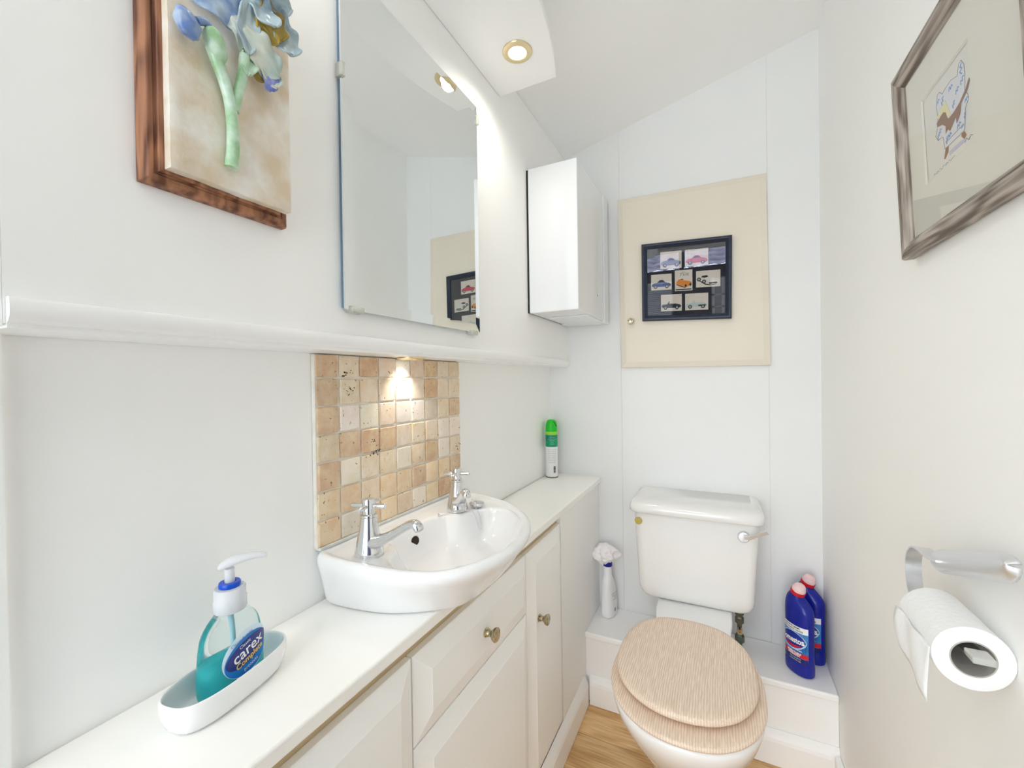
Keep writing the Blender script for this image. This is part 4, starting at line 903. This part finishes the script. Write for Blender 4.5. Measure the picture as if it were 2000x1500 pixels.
# ================================================================== bleach bottles
def bleach(loc, ang, label, group):
    t = thing('bleach_bottle', loc, label, 'bottle', group); O = Vector(loc)
    wv = Vector((math.cos(ang), math.sin(ang), 0)); nv = Vector((math.sin(ang), -math.cos(ang), 0))
    def ring(hw, hd, z, off=0, p_=2.2, tl=0): 
        out = []
        for i in range(48):
            a = 2*PI*i/48; c, s = math.cos(a), math.sin(a)
            u = hw*math.copysign(abs(c)**(2/p_), c); v = hd*math.copysign(abs(s)**(2/p_), s)
            out.append(O+wv*(u*math.cos(tl)+off)+nv*v+Vector((0, 0, z-u*math.sin(tl))))
        return out
    rg = [ring(.036, .022, .0), ring(.0425, .0275, .0015), ring(.0445, .0290, .006), ring(.0445, .0290, .034), ring(.0432, .0275, .0375), ring(.0432, .0275, .15), ring(.0438, .0282, .165), ring(.0438, .0280, .185), ring(.0425, .0270, .200, -.0005, 2.2, .05), ring(.0385, .0245, .2125, -.0030, 2.1, .12), ring(.0310, .0215, .2225, -.0060, 2.0, .22), ring(.0225, .0180, .2305, -.0075, 2.0, .32), ring(.0175, .0160, .2360, -.0070, 2.0, .38), ring(.0165, .0155, .2395, -.0060, 2.0, .38)]
    obj('bottle_body', loft(rg), M['bleach'], t, sub=1)
    ax = (wv*math.sin(.38)+Vector((0, 0, math.cos(.38)))).normalized()
    cc_ = O+wv*(-.0062)+Vector((0, 0, .2375))
    obj('collar', lathe([(.0001, 0), (.0195, 0), (.0202, .002), (.0200, .0110), (.0188, .0122), (.0001, .0122)], cc_, ax, 32), M['ruby'], t, label='red collar')
    obj('cap', lathe([(.0001, .0102), (.0185, .0102), (.0188, .016), (.0168, .022), (.0135, .026), (.0150, .0275), (.0105, .0315), (.0001, .0320)], cc_, ax, 32), solid('clear_pink_cap', (250, 218, 220), .12, trans=.12), t, label='translucent pink cap')
    # front label bent round the bottle
    def on(u, v, d):
        q = max(-.999, min(.999, u/.0432)); dep = .0275*(1-abs(q)**2.2)**(1/2.2)
        return O+wv*u+nv*(dep+.0005+d)+Vector((0, 0, v))
    def patch(u0, u1, v0, v1, d, n=20):
        bm = bmesh.new(); G = [[bm.verts.new(on(u0+(u1-u0)*i/n, v0+(v1-v0)*j/2, d)) for j in range(3)] for i in range(n+1)]
        for i in range(n):
            for j in range(2): bm.faces.new((G[i][j], G[i+1][j], G[i+1][j+1], G[i][j+1]))
        return bm
    lb = obj('label', patch(-.041, .041, .040, .150, 0), solid('label_blue', (24, 104, 176), .3, rgb2=(96, 168, 224), noise_scale=14), t)
    obj('label_top_band', patch(-.041, .041, .132, .150, .0003), M['whitetxt'], lb, label='white band')
    obj('label_red_band', patch(-.030, .041, .058, .071, .0003), M['ruby'], lb, label='red band')
    obj('label_grey_patch', patch(-.041, -.030, .058, .076, .0003), solid('label_grey', (190, 194, 206), .4), lb)
    obj('label_foot', patch(-.041, .041, .0395, .0565, .0003), solid('label_deep_blue', (16, 28, 110), .3), lb)
    obj('oval_glow', disc(on, .0, .103, .0390, .0275, .12, .0004), solid('label_glow', (190, 220, 244), .3), lb)
    obj('oval', disc(on, .0, .104, .0365, .0245, .12, .0006), solid('label_oval_blue', (28, 44, 150), .3), lb)
    bm = bmesh.new()
    for k in range(24):
        a0 = math.radians(200+k*5.2); a1 = math.radians(200+(k+1)*5.2); w0 = .006*math.sin(PI*k/26)+.0015; w1 = .006*math.sin(PI*(k+1)/26)+.0015
        q = [(.032*math.cos(a0), .104+.0225*math.sin(a0)), (.032*math.cos(a1), .104+.0225*math.sin(a1)), (.032*math.cos(a1), .104+.0225*math.sin(a1)+w1), (.032*math.cos(a0), .104+.0225*math.sin(a0)+w0)]
        bm.faces.new([bm.verts.new(on(x, y, .0009)) for x, y in q])
    obj('red_swoosh', bm, M['ruby'], lb)
    f = lambda cx, cy, tl=0: (lambda x, y, d: on(cx+x*math.cos(tl)-y*math.sin(tl), cy+x*math.sin(tl)+y*math.cos(tl), d))
    obj('lettering', merge([text_mesh('Domestos', .0240, f(-.002, .104, .06), .0012, bold=.0008, sx=.74), text_mesh('ORIGINAL', .0055, f(.018, .0785), .0012, bold=.0002), text_mesh('UNBEATABLE', .0072, f(.006, .0680), .0012, bold=.0003), text_mesh('STRENGTH', .0072, f(.006, .0615), .0012, bold=.0003), text_mesh('THICK BLEACH', .0050, f(.010, .0525), .0012), text_mesh('CANNA EN GEL', .0050, f(.010, .0460), .0012)]), M['whitetxt'], lb)
    obj('black_lettering', merge([text_mesh('PROTECTS GERMS,', .0062, f(.0, .1445), .0008, bold=.0002), text_mesh('NOT PLASTIC WASTE', .0062, f(.002, .1370), .0008, bold=.0002)]), M['blacktxt'], lb)
    return t
bleach((.2095, 1.553, ZL+.0004), math.radians(-52), 'blue bleach bottle with red collar, in front of the other on the ledge', 'bleach bottles on the ledge')
bleach((.2475, 1.634, ZL+.0004), math.radians(-40), 'blue bleach bottle half hidden behind the other in the ledge corner', 'bleach bottles on the ledge')

# ================================================================== white trigger spray bottle with a cloth over its head
FO = Vector((-.394, 1.622, ZL+.0004)); fa = math.radians(-102)
fbt_ = thing('spray_bottle', FO, 'white cleaner spray bottle standing on the ledge left of the toilet', 'bottle')
fwv = Vector((math.cos(fa), math.sin(fa), 0)); fnv = Vector((-math.sin(fa), math.cos(fa), 0))
def fr_(hw, hd, z, off=0, p_=2.6):
    return [FO+fwv*(hw*math.copysign(abs(math.cos(a))**(2/p_), math.cos(a))+off)+fnv*(hd*math.copysign(abs(math.sin(a))**(2/p_), math.sin(a)))+Vector((0, 0, z)) for a in [2*PI*i/40 for i in range(40)]]
obj('bottle_body', loft([fr_(.034, .020, 0), fr_(.0385, .024, .003), (fr_(.039, .0245, .02)), fr_(.038, .0235, .07, .001), fr_(.034, .0215, .11, .004), fr_(.027, .0190, .138, .008), fr_(.0185, .0165, .152, .010, 2.2), fr_(.0160, .0150, .156, .0105, 2), fr_(.0150, .0145, .190, .0105, 2), fr_(.0150, .0145, .193, .0105, 2)]), M['white'], fbt_, sub=1)
c_ = FO+fwv*(.0105)
obj('neck_band', lathe([(.0001, .1935), (.0170, .1935), (.0175, .196), (.0165, .214), (.0001, .214)], c_, (0, 0, 1), 28), solid('navy_plastic', (22, 30, 140), .3), fbt_, label='navy blue neck band')
obj('trigger_head', merge([lathe([(.0001, .2145), (.0120, .2145), (.0115, .245), (.0001, .245)], c_, n=20)]), M['white'], fbt_)
def on_f(u, v, d):
    q = max(-.99, min(.99, u/.038)); return FO-fwv*u+fnv*(.0243*(1-abs(q)**2.6)**(1/2.6)*(1 if v < .08 else 1-(v-.08)*3)+.0012+d)+Vector((0, 0, v))
lbf = obj('label', merge([text_mesh('surface cleaner\nkitchen & bath\n500 ml\nrinse & wipe', .0078, lambda x, y, d: on_f(x, .082+y, d), .0003)]), M['greytxt'], fbt_, label='small grey back label print')
bm = bmesh.new()
for k in range(9):
    G = [on_f(-.010+k*.0016+e, v, .0003) for e, v in ((0, .022), (.0008, .022), (.0008, .036), (0, .036))]; bm.faces.new([bm.verts.new(v) for v in G])
obj('barcode', bm, solid('barcode_ink', (70, 74, 130), .6), fbt_)
# cloth
bm = bmesh.new(); bmesh.ops.create_icosphere(bm, subdivisions=5, radius=1)
cc_ = c_+Vector((-.009, -.002, .240))
for v in bm.verts:
    p_ = v.co.copy(); a = math.atan2(p_.y, p_.x)
    low = max(0, .35-p_.z)
    fold = (.16*math.sin(a*4+1.5*p_.z+.5)+.10*math.sin(a*7+2*p_.z))*(.35+low)
    r_ = 1+fold*1.3+.42*noise.noise(p_*1.7+Vector((4, 0, 0)))+.14*noise.noise(p_*4.2)
    z_ = p_.z*.030*(1+.15*noise.noise(p_*3))
    if p_.z < -.1: z_ += -.010*(math.sin(a*3+.6)*.6+.3)*abs(p_.z)
    v.co = cc_+Vector((p_.x*.041*r_, p_.y*.038*r_, z_*1.18))
tag(obj('cleaning_cloth', bm, M['cloth'], angle=180), 'crumpled white cloth draped over the head of the spray bottle', 'cloth')

# ================================================================== air freshener can
AO = Vector((-.6135, 1.600, ZW+.0004))
ac = thing('air_freshener_can', AO, 'tall aerosol can with green cap and white label at the far worktop corner', 'can')
obj('can_body', lathe([(.0001, 0), (.0225, 0), (.0245, .0015), (.0245, .003), (.0238, .004), (.0242, .0045), (.0242, .176), (.0001, .176)], AO, n=40), M['white'], ac)
obj('base_rim', lathe([(.0236, .0), (.0248, .0002), (.0252, .0018), (.0248, .0036), (.0238, .0038)], AO, n=40, cap0=False, cap1=False), solid('tin', (120, 112, 104), .4, metal=.8), ac, label='dull metal base rim')
obj('label_green', lathe([(.0244, .123), (.0245, .1232), (.0245, .170), (.0244, .1702)], AO, n=40, cap0=False, cap1=False), solid('label_teal_green', (24, 160, 100), .3, rgb2=(20, 132, 120), noise_scale=30), ac, label='teal green label')
obj('label_lime', lathe([(.0244, .1703), (.02455, .1705), (.0243, .180), (.0236, .183)], AO, n=40, cap0=False, cap1=False), solid('lime', (150, 214, 60), .3), ac, label='lime band')
obj('cap', lathe([(.0001, .1765), (.0232, .1765), (.0236, .184), (.0234, .200), (.0222, .212), (.0196, .222), (.0150, .2285), (.0100, .2305), (.0001, .2305)], AO, n=40), solid('bright_green', (30, 196, 40), .28), ac, label='bright green domed cap')
cd = Vector((.613, -1.6, 0)).normalized(); ca = math.atan2(cd.y, cd.x)
def on_c(u, v, d, off=0): a = ca+u/.0245+off; return AO+Vector(((.0248+d)*math.cos(a), (.0248+d)*math.sin(a), v))
def cap_arc():
    pts = []
    for k in range(11):
        a = ca+math.radians(-12+k*6.5); z = .226-.00045*(k-3)**2*(1 if k > 3 else .4); r_ = .0150 if z > .224 else .0195+(.224-z)*.25
        pts.append(AO+Vector((r_*math.cos(a), r_*math.sin(a), z)))
    return tube(pts, .0016, 8)
obj('spray_opening', cap_arc(), solid('dark_green', (14, 100, 34), .5), ac)
ls = ['Directions: shake well', 'hold can upright and', 'spray towards centre', 'of room. Use only as', 'directed. Danger.', 'Keep away from heat', 'hot surfaces, sparks', 'and open flames.']
obj('small_print', merge([text_mesh(s_, .0042, (lambda k: lambda x, y, d: on_c(x, .112-k*.0072+y, d))(k), .0002) for k, s_ in enumerate(ls)]), M['greytxt'], ac)
obj('green_print', merge([text_mesh(s_, .0046, (lambda k: lambda x, y, d: on_c(x+.002, .161-k*.0065+y, d))(k), .0003) for k, s_ in enumerate(['air freshener', 'eliminates odours', 'and freshens', 'the air', 'every day'])]), solid('mint_ink', (150, 226, 190), .5), ac)
bm = bmesh.new()
for k in range(12):
    v0 = .020+k*.0022; G = [on_c(u, v, .0002) for u, v in ((.0065, v0), (.0150, v0), (.0150, v0+.0012+.0004*(k % 3)), (.0065, v0+.0012+.0004*(k % 3)))]; bm.faces.new([bm.verts.new(q) for q in G])
obj('barcode', bm, M['blacktxt'], ac)

# ================================================================== toilet roll holder and roll
rh = thing('toilet_roll_holder', (XR, .75, .88), 'chrome strap toilet roll holder with curved cover on the right wall', 'holder')
# curved cover plate, tilted up towards the room
bm = bmesh.new(); rg = []
A0 = Vector((XR-.022, .782, .8985)); A1 = Vector((XR-.022, .607, .9580)); dirv = (A1-A0).normalized(); upv = Vector((0, -dirv.z, dirv.y)) if False else Vector((0, dirv.z, -dirv.y)) 
upv = Vector((0, dirv.z, -dirv.y)); 
if upv.z < 0: upv = -upv
Lp = (A1-A0).length
for k in range(25):
    f_ = k/24; c = A0+dirv*(Lp*f_); sc_ = 1 if f_ < .80 else math.sqrt(max(.03, 1-((f_-.80)/.20)**2.4))
    row = []
    for i in range(13):
        a = math.radians(-75+150*i/12)
        row.append(c+upv*(.0162*math.sin(a)*sc_ + (.004*(1-sc_)))+Vector((-.017*(math.cos(a)-.26)*1.0, 0, 0)))
    rg.append(row)
bm = loft(rg, False, False, closed=False)
o = obj('cover', bm, solid('brushed_chrome', (232, 234, 238), .42, metal=1), rh, angle=60); s = o.modifiers.new('thick', 'SOLIDIFY'); s.thickness = .0018; s.offset = -1
obj('wall_plate', B(XR-.020, XR-.0004, .695, .725, .9175, .9290), M['satin'], rh, smooth=False, bevel=.002)
ax_y0, ax_y1 = .665, .768
RC = Vector((.2562, 0, .8290)); RR_ = .0360
loop = catmull([(.264, .755, .9065), (.264, .785, .9000), (.264, .812, .9005), (.264, .838, .8960), (.263, .853, .8790), (.262, .852, .8560), (.260, .838, .8330), (.258, .815, .8250), (.256, .785, .8270), (.256, .70, .8340), (.256, .652, .8390)], 6)
obj('arm_strap', tube(loop, 0, flat=(.0095, .0012, (1, 0, 0))), M['satin'], rh, smooth=True, angle=60)
obj('arm_tip', B(.2465, .2665, .641, .662, .8355, .8435), solid('clear_tip', (226, 226, 222), .2, trans=.4), rh, smooth=False, bevel=.002, label='clear plastic tip')
tr = thing('toilet_roll', (.256, .71, .829), 'part-used white toilet roll hanging on the chrome holder', 'toilet roll')
rad_ = lambda a: RR_*(1+.012*math.sin(3*a+1))
tilt_ = .0
def rc(y, z): return z+(.715-y)*tilt_
n = 56
def cring(r_, y): return [(RC.x+r_*math.cos(2*PI*i/n), y, rc(y, RC.z)+r_*math.sin(2*PI*i/n)) for i in range(n)]
rg = [cring(.0205, ax_y0), cring(RR_-.0015, ax_y0), cring(RR_, ax_y0+.001)]+[cring(RR_+.0003*math.sin(k*1.7), ax_y0+(ax_y1-ax_y0)*k/8) for k in range(1, 8)]+[cring(RR_, ax_y1-.001), cring(RR_-.0015, ax_y1), cring(.0205, ax_y1)]
obj('paper', loft(rg, False, False), M['tissue'], tr, angle=50)
obj('core', loft([cring(.0206, ax_y0-.0003), cring(.0192, ax_y0-.0003), cring(.0192, ax_y1+.0003), cring(.0206, ax_y1+.0003), cring(.0206, ax_y0-.0003)], False, False), M['card'], tr, angle=50, label='grey cardboard core')
bm = bmesh.new(); G = []
for i in range(13):
    y = ax_y0+(ax_y1-ax_y0)*i/12; row = []
    for j in range(10):
        t_ = j/9; z = rc(y, RC.z)+.004-t_*(.066-.028*i/12); x = RC.x-RR_-.0012-.004*math.sin(t_*2.2)+.0015*math.sin(i*.9+t_*3)
        row.append(bm.verts.new((x, y, z)))
    G.append(row)
for i in range(12):
    for j in range(9): bm.faces.new((G[i][j], G[i+1][j], G[i+1][j+1], G[i][j+1]))
o = obj('loose_sheet', bm, M['tissue'], tr, angle=180); s = o.modifiers.new('thick', 'SOLIDIFY'); s.thickness = .0006
